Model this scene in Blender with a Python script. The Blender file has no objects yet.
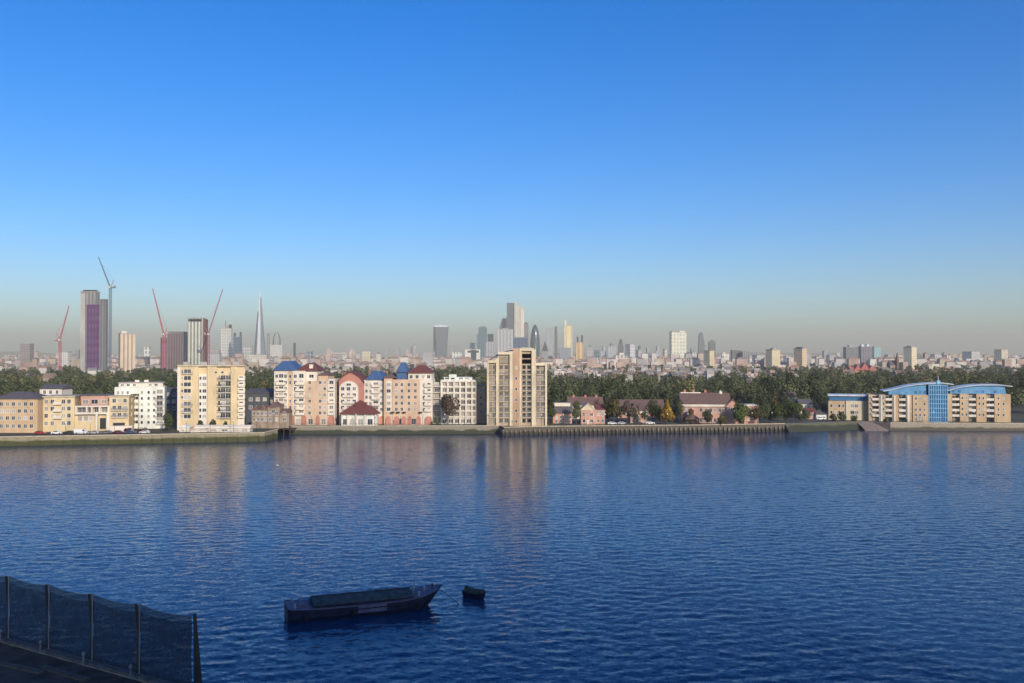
import bpy, math, random
import numpy as np
from mathutils import Vector, Matrix
R = math.radians
random.seed(11)
rng = np.random.default_rng(7)
C = bpy.context.scene
COL = C.collection
# ---------------------------------------------------------------- survey of the place
F, HY, EYE = 920.0, 355.0, 36.0          # focal length in pixels, horizon row, eye height above the river
ZG = 3.4                                 # far bank ground level
def sx(px, Y): return (px - 512.0) / F * Y          # metres to the side at distance Y
def sz(py, Y): return EYE + (HY - py) / F * Y       # height above the river at distance Y
# ---------------------------------------------------------------- tags
def tag(o, label=None, cat=None, group=None, kind=None):
    if label: o['label'] = label
    if cat: o['category'] = cat
    if group: o['group'] = group
    if kind: o['kind'] = kind
    return o
def thing(name, label, cat, loc=(0, 0, 0), rz=0.0, group=None):
    o = bpy.data.objects.new(name, None); COL.objects.link(o)
    o.location = loc; o.rotation_euler = (0, 0, rz); o.empty_display_size = 1
    return tag(o, label, cat, group)
# ---------------------------------------------------------------- materials
MATS = {}
def nd(t, ty, **k):
    n = t.nodes.new(ty)
    for a, b in k.items(): setattr(n, a, b)
    return n
def M(name, col, rough=.8, var=.18, scale=.25, metal=0.0, spec=.3):
    """painted / rendered / brick surface: base colour broken by weathering at two scales"""
    if name in MATS: return MATS[name]
    m = bpy.data.materials.new(name); m.use_nodes = True; t = m.node_tree
    p = t.nodes['Principled BSDF']; p.inputs['Roughness'].default_value = rough
    p.inputs['Metallic'].default_value = metal; p.inputs['Specular IOR Level'].default_value = spec
    g = nd(t, 'ShaderNodeNewGeometry')
    mp = nd(t, 'ShaderNodeMapping'); mp.inputs['Scale'].default_value = (scale, scale, scale * .45)
    t.links.new(g.outputs['Position'], mp.inputs[0])
    n = nd(t, 'ShaderNodeTexNoise'); n.inputs['Scale'].default_value = 1; n.inputs['Detail'].default_value = 5
    t.links.new(mp.outputs[0], n.inputs['Vector'])
    r = nd(t, 'ShaderNodeMapRange'); r.inputs['From Min'].default_value = .3; r.inputs['From Max'].default_value = .7
    r.inputs['To Min'].default_value = 1 - var; r.inputs['To Max'].default_value = 1 + var
    t.links.new(n.outputs[0], r.inputs[0])
    v = nd(t, 'ShaderNodeVectorMath', operation='SCALE'); v.inputs[0].default_value = col[:3]
    t.links.new(r.outputs[0], v.inputs['Scale']); t.links.new(v.outputs[0], p.inputs['Base Color'])
    MATS[name] = m; return m
def M_glass(name, a=(.02, .028, .036), b=(.42, .40, .36), share=.28):
    """window glass: most panes dark, some with pale curtains or blinds behind"""
    if name in MATS: return MATS[name]
    m = bpy.data.materials.new(name); m.use_nodes = True; t = m.node_tree
    p = t.nodes['Principled BSDF']; p.inputs['Roughness'].default_value = .12; p.inputs['IOR'].default_value = 1.45
    oi = nd(t, 'ShaderNodeObjectInfo')
    cr = nd(t, 'ShaderNodeValToRGB'); cr.color_ramp.interpolation = 'LINEAR'
    e = cr.color_ramp.elements; e[0].position = 1 - share; e[0].color = (*a, 1); e[1].position = 1.0; e[1].color = (*b, 1)
    t.links.new(oi.outputs['Random'], cr.inputs[0]); t.links.new(cr.outputs[0], p.inputs['Base Color'])
    MATS[name] = m; return m
def M_facade(name, wall, glass, bw=3.2, fh=3.6, fw=.5, fz=.5, rough=.45, ax='x'):
    """facade of a distant block: piers and floor bands with glazing between, in the block's own coordinates"""
    if name in MATS: return MATS[name]
    m = bpy.data.materials.new(name); m.use_nodes = True; t = m.node_tree
    p = t.nodes['Principled BSDF']; p.inputs['Roughness'].default_value = rough
    tc = nd(t, 'ShaderNodeTexCoord'); s = nd(t, 'ShaderNodeSeparateXYZ'); t.links.new(tc.outputs['Object'], s.inputs[0])
    ad = nd(t, 'ShaderNodeMath', operation='ADD'); t.links.new(s.outputs[0], ad.inputs[0]); t.links.new(s.outputs[1], ad.inputs[1])
    def band(src, period, frac):
        d = nd(t, 'ShaderNodeMath', operation='DIVIDE'); t.links.new(src, d.inputs[0]); d.inputs[1].default_value = period
        fr = nd(t, 'ShaderNodeMath', operation='FRACT'); t.links.new(d.outputs[0], fr.inputs[0])
        l = nd(t, 'ShaderNodeMath', operation='LESS_THAN'); t.links.new(fr.outputs[0], l.inputs[0]); l.inputs[1].default_value = frac
        return l.outputs[0]
    mu = nd(t, 'ShaderNodeMath', operation='MULTIPLY')
    t.links.new(band(ad.outputs[0], bw, fw), mu.inputs[0]); t.links.new(band(s.outputs[2], fh, fz), mu.inputs[1])
    n = nd(t, 'ShaderNodeTexNoise'); n.inputs['Scale'].default_value = .06; n.inputs['Detail'].default_value = 3
    t.links.new(tc.outputs['Object'], n.inputs['Vector'])
    r = nd(t, 'ShaderNodeMapRange'); r.inputs['To Min'].default_value = .75; r.inputs['To Max'].default_value = 1.25
    t.links.new(n.outputs[0], r.inputs[0])
    mx = nd(t, 'ShaderNodeMix', data_type='RGBA'); mx.inputs['A'].default_value = (*wall, 1); mx.inputs['B'].default_value = (*glass, 1)
    t.links.new(mu.outputs[0], mx.inputs['Factor'])
    v = nd(t, 'ShaderNodeVectorMath', operation='SCALE'); t.links.new(mx.outputs['Result'], v.inputs[0]); t.links.new(r.outputs[0], v.inputs['Scale'])
    t.links.new(v.outputs[0], p.inputs['Base Color'])
    MATS[name] = m; return m
def M_leaf(name, c0, c1, c2=None):
    """foliage: leaf clumps between two greens, by a value stored per tree and a little noise"""
    if name in MATS: return MATS[name]
    m = bpy.data.materials.new(name); m.use_nodes = True; t = m.node_tree
    p = t.nodes['Principled BSDF']; p.inputs['Roughness'].default_value = .85; p.inputs['Specular IOR Level'].default_value = .15
    at = nd(t, 'ShaderNodeAttribute', attribute_name='tint')
    cr = nd(t, 'ShaderNodeValToRGB'); e = cr.color_ramp.elements
    e[0].color = (*c0, 1); e[1].color = (*c1, 1)
    if c2: e[1].position = .93; x = e.new(1.0); x.color = (*c2, 1)
    t.links.new(at.outputs['Fac'], cr.inputs[0]); t.links.new(cr.outputs[0], p.inputs['Base Color'])
    MATS[name] = m; return m

cream = M('cream_render', (.64, .54, .37)); yellow = M('yellow_brick', (.60, .47, .28)); tan = M('tan_brick', (.52, .37, .22))
orange = M('orange_brick', (.60, .43, .29)); white = M('white_render', (.68, .61, .51), var=.16); palew = M('pale_render', (.68, .69, .62))
pinkb = M('pink_brick', (.50, .29, .22)); redb = M('red_brick', (.46, .21, .16)); maroon = M('maroon_tile', (.16, .055, .05), scale=1.2)
blue_roof = M('blue_slate', (.055, .11, .23), rough=.5, scale=.8); slate = M('grey_slate', (.11, .10, .11), scale=.8); brownr = M('brown_tile', (.16, .10, .085), scale=1)
dark = M('dark_metal', (.03, .03, .035), rough=.5); grey = M('grey_concrete', (.33, .32, .30)); dgrey = M('dark_cladding_and_shade', (.075, .085, .10))  # dgrey also stands in for shade on walls in the gaps
frame_w = M('white_frame', (.75, .75, .72), rough=.5); rail = M('rail_metal', (.30, .30, .30), rough=.5); oldb = M('old_brick', (.30, .23, .17), scale=.6, var=.3)
glass = M_glass('window_glass', (.035, .042, .05), (.50, .46, .40), .5); glass_b = M_glass('blue_glass', (.06, .17, .32), (.18, .36, .54), .5)
glass_t = M_glass('bay_glass', (.10, .095, .085), (.42, .37, .30), .7)
# ---------------------------------------------------------------- mesh builder
class MB:
    def __init__(s): s.v = []; s.f = []; s.m = []
    def poly(s, pts, mi=0):
        n = len(s.v); s.v += [tuple(p) for p in pts]; s.f.append(tuple(range(n, n + len(pts)))); s.m.append(mi)
    def box(s, x0, x1, y0, y1, z0, z1, mi=0):
        n = len(s.v)
        s.v += [(x, y, z) for z in (z0, z1) for x, y in ((x0, y0), (x1, y0), (x1, y1), (x0, y1))]
        for q in ((3, 2, 1, 0), (4, 5, 6, 7), (0, 1, 5, 4), (1, 2, 6, 5), (2, 3, 7, 6), (3, 0, 4, 7)):
            s.f.append(tuple(n + i for i in q)); s.m.append(mi)
    def loft(s, rings, mi=0, cap=True):
        """closed rings of equal length, counter-clockwise seen from above, bottom to top"""
        n0 = len(s.v); k = len(rings[0])
        for r in rings: s.v += [tuple(p) for p in r]
        for i in range(len(rings) - 1):
            for j in range(k):
                a = n0 + i * k + j; b = n0 + i * k + (j + 1) % k
                s.f.append((a, b, b + k, a + k)); s.m.append(mi)
        if cap:
            s.f.append(tuple(n0 + j for j in reversed(range(k)))); s.m.append(mi)
            s.f.append(tuple(n0 + (len(rings) - 1) * k + j for j in range(k))); s.m.append(mi)
    def prism_y(s, prof, y0, y1, mi=0):
        """outline in x-z (counter-clockwise seen from -y) pushed from y0 to y1"""
        k = len(prof); n = len(s.v)
        s.v += [(x, y0, z) for x, z in prof] + [(x, y1, z) for x, z in prof]
        s.f.append(tuple(range(n, n + k))); s.m.append(mi)
        s.f.append(tuple(n + k + j for j in reversed(range(k)))); s.m.append(mi)
        for j in range(k):
            a = n + j; b = n + (j + 1) % k
            s.f.append((b, a, a + k, b + k)); s.m.append(mi)
    def prism_x(s, prof, x0, x1, mi=0):
        """outline in y-z (counter-clockwise seen from +x) pushed from x0 to x1"""
        k = len(prof); n = len(s.v)
        s.v += [(x1, y, z) for y, z in prof] + [(x0, y, z) for y, z in prof]
        s.f.append(tuple(range(n, n + k))); s.m.append(mi)
        s.f.append(tuple(n + k + j for j in reversed(range(k)))); s.m.append(mi)
        for j in range(k):
            a = n + j; b = n + (j + 1) % k
            s.f.append((b, a, a + k, b + k)); s.m.append(mi)
    def hip(s, x0, x1, y0, y1, z0, z1, ins=None, mi=0):
        w = x1 - x0; d = y1 - y0; i = ins if ins is not None else min(w, d) / 2 * .98
        iy = min(i, d / 2 * .98); ix = min(i, w / 2 * .98)
        s.loft([[(x0, y0, z0), (x1, y0, z0), (x1, y1, z0), (x0, y1, z0)],
                [(x0, y0, z0 + .25), (x1, y0, z0 + .25), (x1, y1, z0 + .25), (x0, y1, z0 + .25)],
                [(x0 + ix, y0 + iy, z1), (x1 - ix, y0 + iy, z1), (x1 - ix, y1 - iy, z1), (x0 + ix, y1 - iy, z1)]], mi)
    def gable_x(s, x0, x1, y0, y1, z0, z1, mi=0):      # ridge along x
        ym = (y0 + y1) / 2; s.prism_x([(y0, z0), (y1, z0), (y1, z0 + .2), (ym, z1), (y0, z0 + .2)], x0, x1, mi)
    def gable_y(s, x0, x1, y0, y1, z0, z1, mi=0):      # ridge along y, gable to the river
        xm = (x0 + x1) / 2; s.prism_y([(x0, z0), (x1, z0), (x1, z0 + .2), (xm, z1), (x0, z0 + .2)], y0, y1, mi)
    def tube(s, pts, r, mi=0, k=8, r1=None):
        rings = []; n = len(pts)
        for i, p in enumerate(pts):
            p = Vector(p); a = Vector(pts[max(i - 1, 0)]); b = Vector(pts[min(i + 1, n - 1)]); d = (b - a).normalized()
            u = d.orthogonal().normalized() if i == 0 else (u - d * u.dot(d)).normalized()
            w = d.cross(u); rr = r + ((r1 if r1 is not None else r) - r) * i / max(n - 1, 1)
            rings.append([p + (u * math.cos(2 * math.pi * j / k) + w * math.sin(2 * math.pi * j / k)) * rr for j in range(k)])
        s.loft(rings, mi)
    def lathe(s, prof, k=20, mi=0, cx=0, cy=0):
        s.loft([[(cx + r * math.cos(2 * math.pi * j / k), cy + r * math.sin(2 * math.pi * j / k), z) for j in range(k)] for r, z in prof], mi)
    def mesh(s, name, mats, smooth=False):
        me = bpy.data.meshes.new(name); me.from_pydata(s.v, [], s.f)
        for m in (mats if isinstance(mats, (list, tuple)) else [mats]): me.materials.append(m)
        me.polygons.foreach_set('material_index', s.m)
        if smooth: me.polygons.foreach_set('use_smooth', [True] * len(me.polygons))
        me.update(); return me
    def build(s, name, mats, parent=None, loc=(0, 0, 0), rz=0.0, smooth=False):
        o = bpy.data.objects.new(name, s.mesh(name, mats, smooth)); COL.objects.link(o)
        o.location = loc; o.rotation_euler = (0, 0, rz)
        if parent: o.parent = parent
        return o
def put(me, name, parent=None, loc=(0, 0, 0), rz=0.0, sc=None):
    o = bpy.data.objects.new(name, me); COL.objects.link(o); o.location = loc; o.rotation_euler = (0, 0, rz)
    if sc: o.scale = sc
    if parent: o.parent = parent
    return o
def copy_tree(o, parent=None):
    c = o.copy(); COL.objects.link(c)
    if parent: c.parent = parent
    for ch in [x for x in o.children]: copy_tree(ch, c)
    return c
# ---------------------------------------------------------------- leaf clumps
def leaves(trees, size_k=1.0):
    """trees: rows x, y, z0 (crown bottom), z1 (top), r, n leaves, tint, leaf size, cone -> verts, tint per vertex"""
    V = []; T = []
    for x, y, z0, z1, r, n, tint, ls, cone in trees:
        n = int(n); h = z1 - z0; L = 9
        u = rng.normal(size=(L, 3)); u /= np.linalg.norm(u, axis=1)[:, None]
        lob = u * np.array([r * .62, r * .62, h * .33]) * rng.uniform(.5, 1.05, size=(L, 1))
        lob[0] = (0, 0, h * .28); lob[1] = (0, 0, -h * .1)
        k = rng.integers(0, L, n)
        d = rng.normal(size=(n, 3)); d /= np.linalg.norm(d, axis=1)[:, None]
        rad = rng.uniform(.45, 1.0, size=(n, 1)) ** .5
        p = lob[k] + d * rad * np.array([r * .46, r * .46, h * .24])
        if cone:
            fz = np.clip((p[:, 2] + h / 2) / h, 0, 1); p[:, 0] *= 1.15 - fz * .95; p[:, 1] *= 1.15 - fz * .95
        p[:, 2] = np.clip(p[:, 2], -h * .5, h * .5)
        pc = p / np.array([r, r, h * .5]); nrm = d * .45 + pc * .8 + rng.normal(size=(n, 3)) * .38 + np.array([0, 0, .25]); nrm /= np.linalg.norm(nrm, axis=1)[:, None]
        a = np.cross(nrm, rng.normal(size=(n, 3))); a /= np.linalg.norm(a, axis=1)[:, None]
        b = np.cross(nrm, a); s = (ls * rng.uniform(.6, 1.3, size=(n, 1))) * .5
        c = p + np.array([x, y, (z0 + z1) / 2])
        q = np.stack([c - a * s - b * s * .7, c + a * s - b * s * .5, c + a * s * .7 + b * s, c - a * s * .8 + b * s * .8], axis=1)
        V.append(q.reshape(-1, 3)); lt = np.clip(tint + rng.normal(size=n) * .06 + (rng.random(L)[k] - .5) * .12, 0, 1)
        T.append(np.repeat(lt, 4))
    return np.concatenate(V), np.concatenate(T)
def leaf_mesh(name, V, T, mat):
    n = len(V); me = bpy.data.meshes.new(name)
    me.vertices.add(n); me.vertices.foreach_set('co', V.astype(np.float32).ravel())
    me.loops.add(n); me.loops.foreach_set('vertex_index', np.arange(n, dtype=np.int32))
    me.polygons.add(n // 4); me.polygons.foreach_set('loop_start', np.arange(0, n, 4, dtype=np.int32))
    me.polygons.foreach_set('loop_total', np.full(n // 4, 4, dtype=np.int32))
    at = me.attributes.new('tint', 'FLOAT', 'POINT'); at.data.foreach_set('value', T.astype(np.float32))
    me.materials.append(mat); me.update(calc_edges=True); return me
leaf_g = M_leaf('leaves_green', (.034, .050, .024), (.128, .145, .064), (.24, .19, .08))
leaf_b = M_leaf('leaves_bright', (.035, .06, .016), (.10, .13, .035)); leaf_o = M_leaf('leaves_olive', (.05, .05, .02), (.13, .10, .035))
leaf_y = M_leaf('leaves_golden', (.20, .12, .02), (.42, .26, .04)); leaf_n = M_leaf('leaves_brown', (.07, .05, .04), (.15, .105, .08))
leaf_r = M_leaf('leaves_red', (.07, .02, .025), (.14, .045, .045)); bark = M('bark', (.07, .055, .045))
def tree(px, wpx, pytop, Y, label, mat=leaf_g, tint=.4, cone=False, group=None, name='tree', n=1300, trunk=.22, cat='tree', zg=ZG):
    x = sx(px, Y); w = wpx / F * Y; H = sz(pytop, Y) - zg
    t = thing(name, label, cat, (x, Y, zg), 0, group)
    m = MB(); tz = H * (trunk + .25); r0 = max(.12, H * .022)
    m.tube([(0, 0, -.1), (.05 * r0, 0, tz * .5), (0, .1, tz), (.1, 0, H * .8)], r0, r1=r0 * .25, k=7)
    for i in range(5):
        a = i * 1.26 + px; z = tz * (.75 + .09 * i)
        m.tube([(0, 0, z), (math.cos(a) * w * .16, math.sin(a) * w * .16, z + H * .10), (math.cos(a) * w * .3, math.sin(a) * w * .3, z + H * .24)], r0 * .4, r1=r0 * .1, k=5)
    m.build('trunk', bark, t)
    V, T = leaves([(0, 0, H * trunk, H, w / 2 * .98, n, tint, max(.36, w * .07), cone)])
    put(leaf_mesh('crown', V, T, mat), 'crown', t); return t
def shrub(px, wpx, pytop, Y, label, mat=leaf_g, tint=.4, group=None, name='shrub', n=420, dy=None):
    x = sx(px, Y); w = wpx / F * Y; H = max(.8, sz(pytop, Y) - ZG)
    V, T = leaves([(0, 0, -.15, H, w / 2, n, tint, max(.35, H * .14), False)])
    o = put(leaf_mesh(name, V, T, mat), name, None, (x, Y, ZG)); return tag(o, label, 'shrub', group)
# ---------------------------------------------------------------- windows, balconies
_c = {}
def window_me(w, h, mull=1, gl=None, fr=None):
    gl = gl or glass; fr = fr or frame_w; key = ('w', round(w, 2), round(h, 2), mull, gl.name, fr.name)
    if key not in _c:
        m = MB(); t = .09; a, b = -w / 2, w / 2
        m.poly([(a + t, -.03, t), (b - t, -.03, t), (b - t, -.03, h - t), (a + t, -.03, h - t)], 1)
        m.box(a, a + t, -.09, .05, 0, h); m.box(b - t, b, -.09, .05, 0, h)
        m.box(a + t, b - t, -.09, .05, h - t, h); m.box(a + t - .15, b - t + .15, -.16, .05, -.06, t)
        for i in range(mull):
            x = a + w * (i + 1) / (mull + 1); m.box(x - .04, x + .04, -.075, -.035, t, h - t)
        _c[key] = m.mesh('window', [fr, gl])
    return _c[key]
def win(b, x, z, w, h, mull=1, gl=None, fr=None, y=0.0, face=0):
    """face 0 river front, 1 left flank, 2 right flank"""
    rz = (0, -math.pi / 2, math.pi / 2)[face]
    return put(window_me(w, h, mull, gl, fr), 'window', b, (x, y, z), rz)
def balc_me(w, d=1.3, solid=False, mat=None, rl=None):
    mat = mat or white; rl = rl or rail; key = ('b', round(w, 2), d, solid, mat.name, rl.name)
    if key not in _c:
        m = MB(); m.box(-w / 2, w / 2, -d, .05, -.12, .10)
        r = MB()
        if solid:
            r.box(-w / 2, w / 2, -d, -d + .1, .102, 1.05); r.box(-w / 2, -w / 2 + .1, -d + .1, 0, .102, 1.05); r.box(w / 2 - .1, w / 2, -d + .1, 0, .102, 1.05)
        else:
            for z in (.35, .6, .85, 1.1):
                r.box(-w / 2, w / 2, -d, -d + .06, z - .03, z + .03); r.box(-w / 2, -w / 2 + .06, -d + .06, 0, z - .03, z + .03); r.box(w / 2 - .06, w / 2, -d + .06, 0, z - .03, z + .03)
            k = max(2, int(w / .6))
            for i in range(k + 1):
                x = -w / 2 + .03 + (w - .06) * i / k; r.box(x - .02, x + .02, -d + .01, -d + .05, .102, 1.07)
        _c[key] = (m.mesh('balcony', mat), r.mesh('railing', mat if solid else rl))
    return _c[key]
def balc(b, x, z, w, d=1.3, solid=False, mat=None, rl=None, y=0.0):
    a, r = balc_me(w, d, solid, mat, rl); o = put(a, 'balcony', b, (x, y, z)); put(r, 'railing', o); return o
class Bld:
    """a waterside building: root at the middle of its river front; pixel columns/rows of the survey give its metres"""
    def __init__(s, name, label, cat, p0, p1, Y, rz=0.0, group=None):
        s.Y = Y; s.pm = (p0 + p1) / 2; ph = math.atan((s.pm - 512) / F); s.k = math.cos(ph) / math.cos(rz + ph); s.o = thing(name, label, cat, (sx(s.pm, Y), Y, ZG), rz, group)
    def x(s, p): return (p - s.pm) / F * s.Y * s.k
    def z(s, p): return sz(p, s.Y) - ZG
    def w(s, p): return p / F * s.Y * s.k
# ================================================================ camera, light, air
cam = bpy.data.cameras.new('camera'); co = bpy.data.objects.new('camera', cam); COL.objects.link(co); C.camera = co
cam.sensor_width = 36; cam.lens = 36 * F / 1024; cam.clip_start = .5; cam.clip_end = 60000
co.location = (0, 0, EYE); co.rotation_euler = (R(90) + math.atan((HY - 341.5) / F), 0, 0)
SUN_EL, SUN_ROT = 22.0, 153.0
w = bpy.data.worlds.new('World'); C.world = w; w.use_nodes = True; t = w.node_tree; t.nodes.clear()
sky = nd(t, 'ShaderNodeTexSky', sky_type='NISHITA'); sky.sun_disc = False
sky.sun_elevation = R(SUN_EL); sky.sun_rotation = R(SUN_ROT); sky.air_density = 1.0; sky.dust_density = 1.2; sky.ozone_density = 5.2; sky.altitude = 0
hs = nd(t, 'ShaderNodeHueSaturation'); hs.inputs['Saturation'].default_value = 1.32; hs.inputs['Hue'].default_value = .511
bg = nd(t, 'ShaderNodeBackground'); bg.inputs[1].default_value = .142; wo = nd(t, 'ShaderNodeOutputWorld')
t.links.new(sky.outputs[0], hs.inputs['Color']); t.links.new(hs.outputs[0], bg.inputs[0]); t.links.new(bg.outputs[0], wo.inputs[0])
sun = bpy.data.lights.new('sun', 'SUN'); sun.energy = 3.3; sun.angle = R(.5); sun.color = (1.0, .87, .70)
so = bpy.data.objects.new('sun', sun); COL.objects.link(so); so.location = (60, -80, 120)
az, el = R(SUN_ROT), R(SUN_EL)
so.rotation_euler = (-Vector((math.sin(az) * math.cos(el), math.cos(az) * math.cos(el), math.sin(el)))).to_track_quat('-Z', 'Y').to_euler()
vs = C.view_settings; vs.view_transform = 'Standard'; vs.look = 'None'; vs.exposure = 0.28; vs.gamma = 1.0; vs.use_curve_mapping = False
C.cycles.use_denoising = True; C.cycles.max_bounces = 6; C.cycles.volume_bounces = 1; C.cycles.transparent_max_bounces = 12
C.cycles.sample_clamp_indirect = 6
hm = bpy.data.materials.new('haze_air'); hm.use_nodes = True; t = hm.node_tree; t.nodes.clear()
o_ = nd(t, 'ShaderNodeOutputMaterial'); v_ = nd(t, 'ShaderNodeVolumePrincipled')
v_.inputs['Density'].default_value = .000115; v_.inputs['Color'].default_value = (.88, .81, .64, 1); v_.inputs['Anisotropy'].default_value = 0.0
t.links.new(v_.outputs[0], o_.inputs['Volume'])
m = MB(); m.box(-9600, 9600, -700, 14600, -4, 335); tag(m.build('haze', hm), kind='stuff')
# ================================================================ river
wm = bpy.data.materials.new('river_water'); wm.use_nodes = True; t = wm.node_tree; p = t.nodes['Principled BSDF']
p.inputs['Base Color'].default_value = (.006, .032, .088, 1); p.inputs['Roughness'].default_value = .16; p.inputs['IOR'].default_value = 1.333
g = nd(t, 'ShaderNodeNewGeometry'); acc = None
# wind chop: three sizes of ripple, crests across the reach; calmer and rougher patches come from a broad gust pattern
gm = nd(t, 'ShaderNodeMapping'); gm.inputs['Scale'].default_value = (.006, .016, 1); t.links.new(g.outputs['Position'], gm.inputs[0])
gn = nd(t, 'ShaderNodeTexNoise'); gn.inputs['Scale'].default_value = 1; gn.inputs['Detail'].default_value = 4; t.links.new(gm.outputs[0], gn.inputs['Vector'])
gr = nd(t, 'ShaderNodeMapRange'); gr.inputs['From Min'].default_value = .3; gr.inputs['From Max'].default_value = .7
gr.inputs['To Min'].default_value = .72; gr.inputs['To Max'].default_value = 1.25; t.links.new(gn.outputs[0], gr.inputs[0])
for sc, det, amp, st, rot in ((3.5, 3, .30, .6, .25), (1.1, 3, .22, .55, .08)):
    mp = nd(t, 'ShaderNodeMapping'); mp.inputs['Scale'].default_value = (sc * st, sc, sc); mp.inputs['Rotation'].default_value = (0, 0, rot)
    t.links.new(g.outputs['Position'], mp.inputs[0])
    nz = nd(t, 'ShaderNodeTexNoise'); nz.inputs['Scale'].default_value = 1; nz.inputs['Detail'].default_value = det; nz.inputs['Roughness'].default_value = .55
    nz.inputs['Distortion'].default_value = .4; t.links.new(mp.outputs[0], nz.inputs['Vector'])
    sb = nd(t, 'ShaderNodeVectorMath', operation='SUBTRACT'); t.links.new(nz.outputs['Color'], sb.inputs[0]); sb.inputs[1].default_value = (.5, .5, .5)
    ml = nd(t, 'ShaderNodeVectorMath', operation='MULTIPLY'); t.links.new(sb.outputs[0], ml.inputs[0]); ml.inputs[1].default_value = (amp * .7, amp, 0)
    if acc is None: acc = ml
    else:
        a = nd(t, 'ShaderNodeVectorMath', operation='ADD'); t.links.new(acc.outputs[0], a.inputs[0]); t.links.new(ml.outputs[0], a.inputs[1]); acc = a
sc_ = nd(t, 'ShaderNodeVectorMath', operation='SCALE'); t.links.new(acc.outputs[0], sc_.inputs[0]); t.links.new(gr.outputs[0], sc_.inputs['Scale'])
a = nd(t, 'ShaderNodeVectorMath', operation='ADD'); t.links.new(sc_.outputs[0], a.inputs[0]); t.links.new(g.outputs['Normal'], a.inputs[1])
nm = nd(t, 'ShaderNodeVectorMath', operation='NORMALIZE'); t.links.new(a.outputs[0], nm.inputs[0]); t.links.new(nm.outputs[0], p.inputs['Normal'])
def river():
    """wind waves as real relief: a sum of travelling waves, finer rows where the reach is near"""
    ys = [60.0]
    while ys[-1] < 470: ys.append(ys[-1] + .26 + .30 * (ys[-1] - 60) / 400)
    ys = np.array(ys); nc = 900; u = np.linspace(-1, 1, nc)
    Yg = np.repeat(ys[:, None], nc, 1); Xg = u[None, :] * (Yg * .72 + 30); Zg = np.zeros_like(Xg); rg = np.random.default_rng(5); N = 64
    gust = 1 + .30 * np.sin(Xg * .013 + Yg * .031 + 1) * np.sin(Yg * .047 - Xg * .009) + .15 * np.sin(Xg * .041 - Yg * .083)
    for i in range(N):
        lam = .7 * (4.6 / .7) ** (i / (N - 1)); k = 2 * math.pi / lam; th = rg.normal(math.radians(-78), math.radians(42)); amp = WAVE * math.sqrt(2 / N) / k * (1.0 if lam < 4 else .7)
        fade = np.clip((lam - 2.2 * (.26 + .30 * (Yg - 60) / 400)) / (lam * .35), 0, 1)
        Zg += amp * fade * np.sin(k * (Xg * math.cos(th) + Yg * math.sin(th)) + rg.uniform(0, 6.28))
    Zg *= gust; nr = len(ys)
    V = np.stack([Xg, Yg, Zg], -1).reshape(-1, 3); idx = np.arange(nr * nc).reshape(nr, nc)
    Q = np.stack([idx[:-1, :-1], idx[:-1, 1:], idx[1:, 1:], idx[1:, :-1]], -1).reshape(-1, 4)
    n0 = len(V); V = np.concatenate([V, [(-9000, -300, -.45), (9000, -300, -.45), (9000, 470, -.45), (-9000, 470, -.45)]]); Q = np.concatenate([Q, [[n0, n0 + 1, n0 + 2, n0 + 3]]])
    me = bpy.data.meshes.new('river_water'); me.vertices.add(len(V)); me.vertices.foreach_set('co', V.astype(np.float32).ravel())
    me.loops.add(Q.size); me.loops.foreach_set('vertex_index', Q.astype(np.int32).ravel()); me.polygons.add(len(Q))
    me.polygons.foreach_set('loop_start', np.arange(0, Q.size, 4, dtype=np.int32)); me.polygons.foreach_set('loop_total', np.full(len(Q), 4, dtype=np.int32))
    me.polygons.foreach_set('use_smooth', np.ones(len(Q), dtype=bool)); me.materials.append(wm); me.update(calc_edges=True)
    o = bpy.data.objects.new('river_water', me); COL.objects.link(o); return o
WAVE = .053
tag(river(), kind='structure')
# ================================================================ far bank ground
EDGE = [(-9000, 330), (-260, 352), (sx(58, 368), 368), (sx(265, 384), 384), (sx(267, 384) + .6, 419), (sx(500, 421), 421), (sx(504, 412), 412),
        (sx(546, 418), 418), (sx(700, 426), 426), (sx(785, 434), 434), (sx(825, 442), 442), (sx(857, 450), 450), (sx(872, 448), 448), (sx(890, 440), 440), (sx(966, 437), 437), (290, 432), (9000, 400)]
gmz = M('town_ground', (.085, .085, .06), rough=.95, var=.45, scale=.02)
m = MB()
for (x0, y0), (x1, y1) in zip(EDGE[:-1], EDGE[1:]):
    m.poly([(x0, y0, ZG), (x1, y1, ZG), (x1, 14200, ZG), (x0, 14200, ZG)])
tag(m.build('ground', gmz), kind='structure')
pv = M('promenade_paving', (.27, .25, .22), rough=.9, var=.2, scale=.5); rd = M('asphalt', (.055, .055, .058), rough=.9, scale=.4)
m = MB()
for (x0, y0), (x1, y1) in zip(EDGE[1:-2], EDGE[2:-1]):
    m.poly([(x0, y0 + .5, ZG + .004), (x1, y1 + .5, ZG + .004), (x1, y1 + 5, ZG + .004), (x0, y0 + 5, ZG + .004)])
tag(m.build('promenade', pv), kind='structure')
m = MB(); m.poly([(-262, 360, ZG + .008), (sx(160, 376), 382, ZG + .008), (sx(160, 376), 391, ZG + .008), (-262, 370, ZG + .008)]); tag(m.build('quay_road', rd), kind='structure')
m = MB(); m.poly([(sx(596, 430), 428.4, ZG + .008), (sx(672, 430), 433.4, ZG + .008), (sx(672, 430), 437, ZG + .008), (sx(596, 430), 433, ZG + .008)]); tag(m.build('quay_road', rd), kind='structure')
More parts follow.
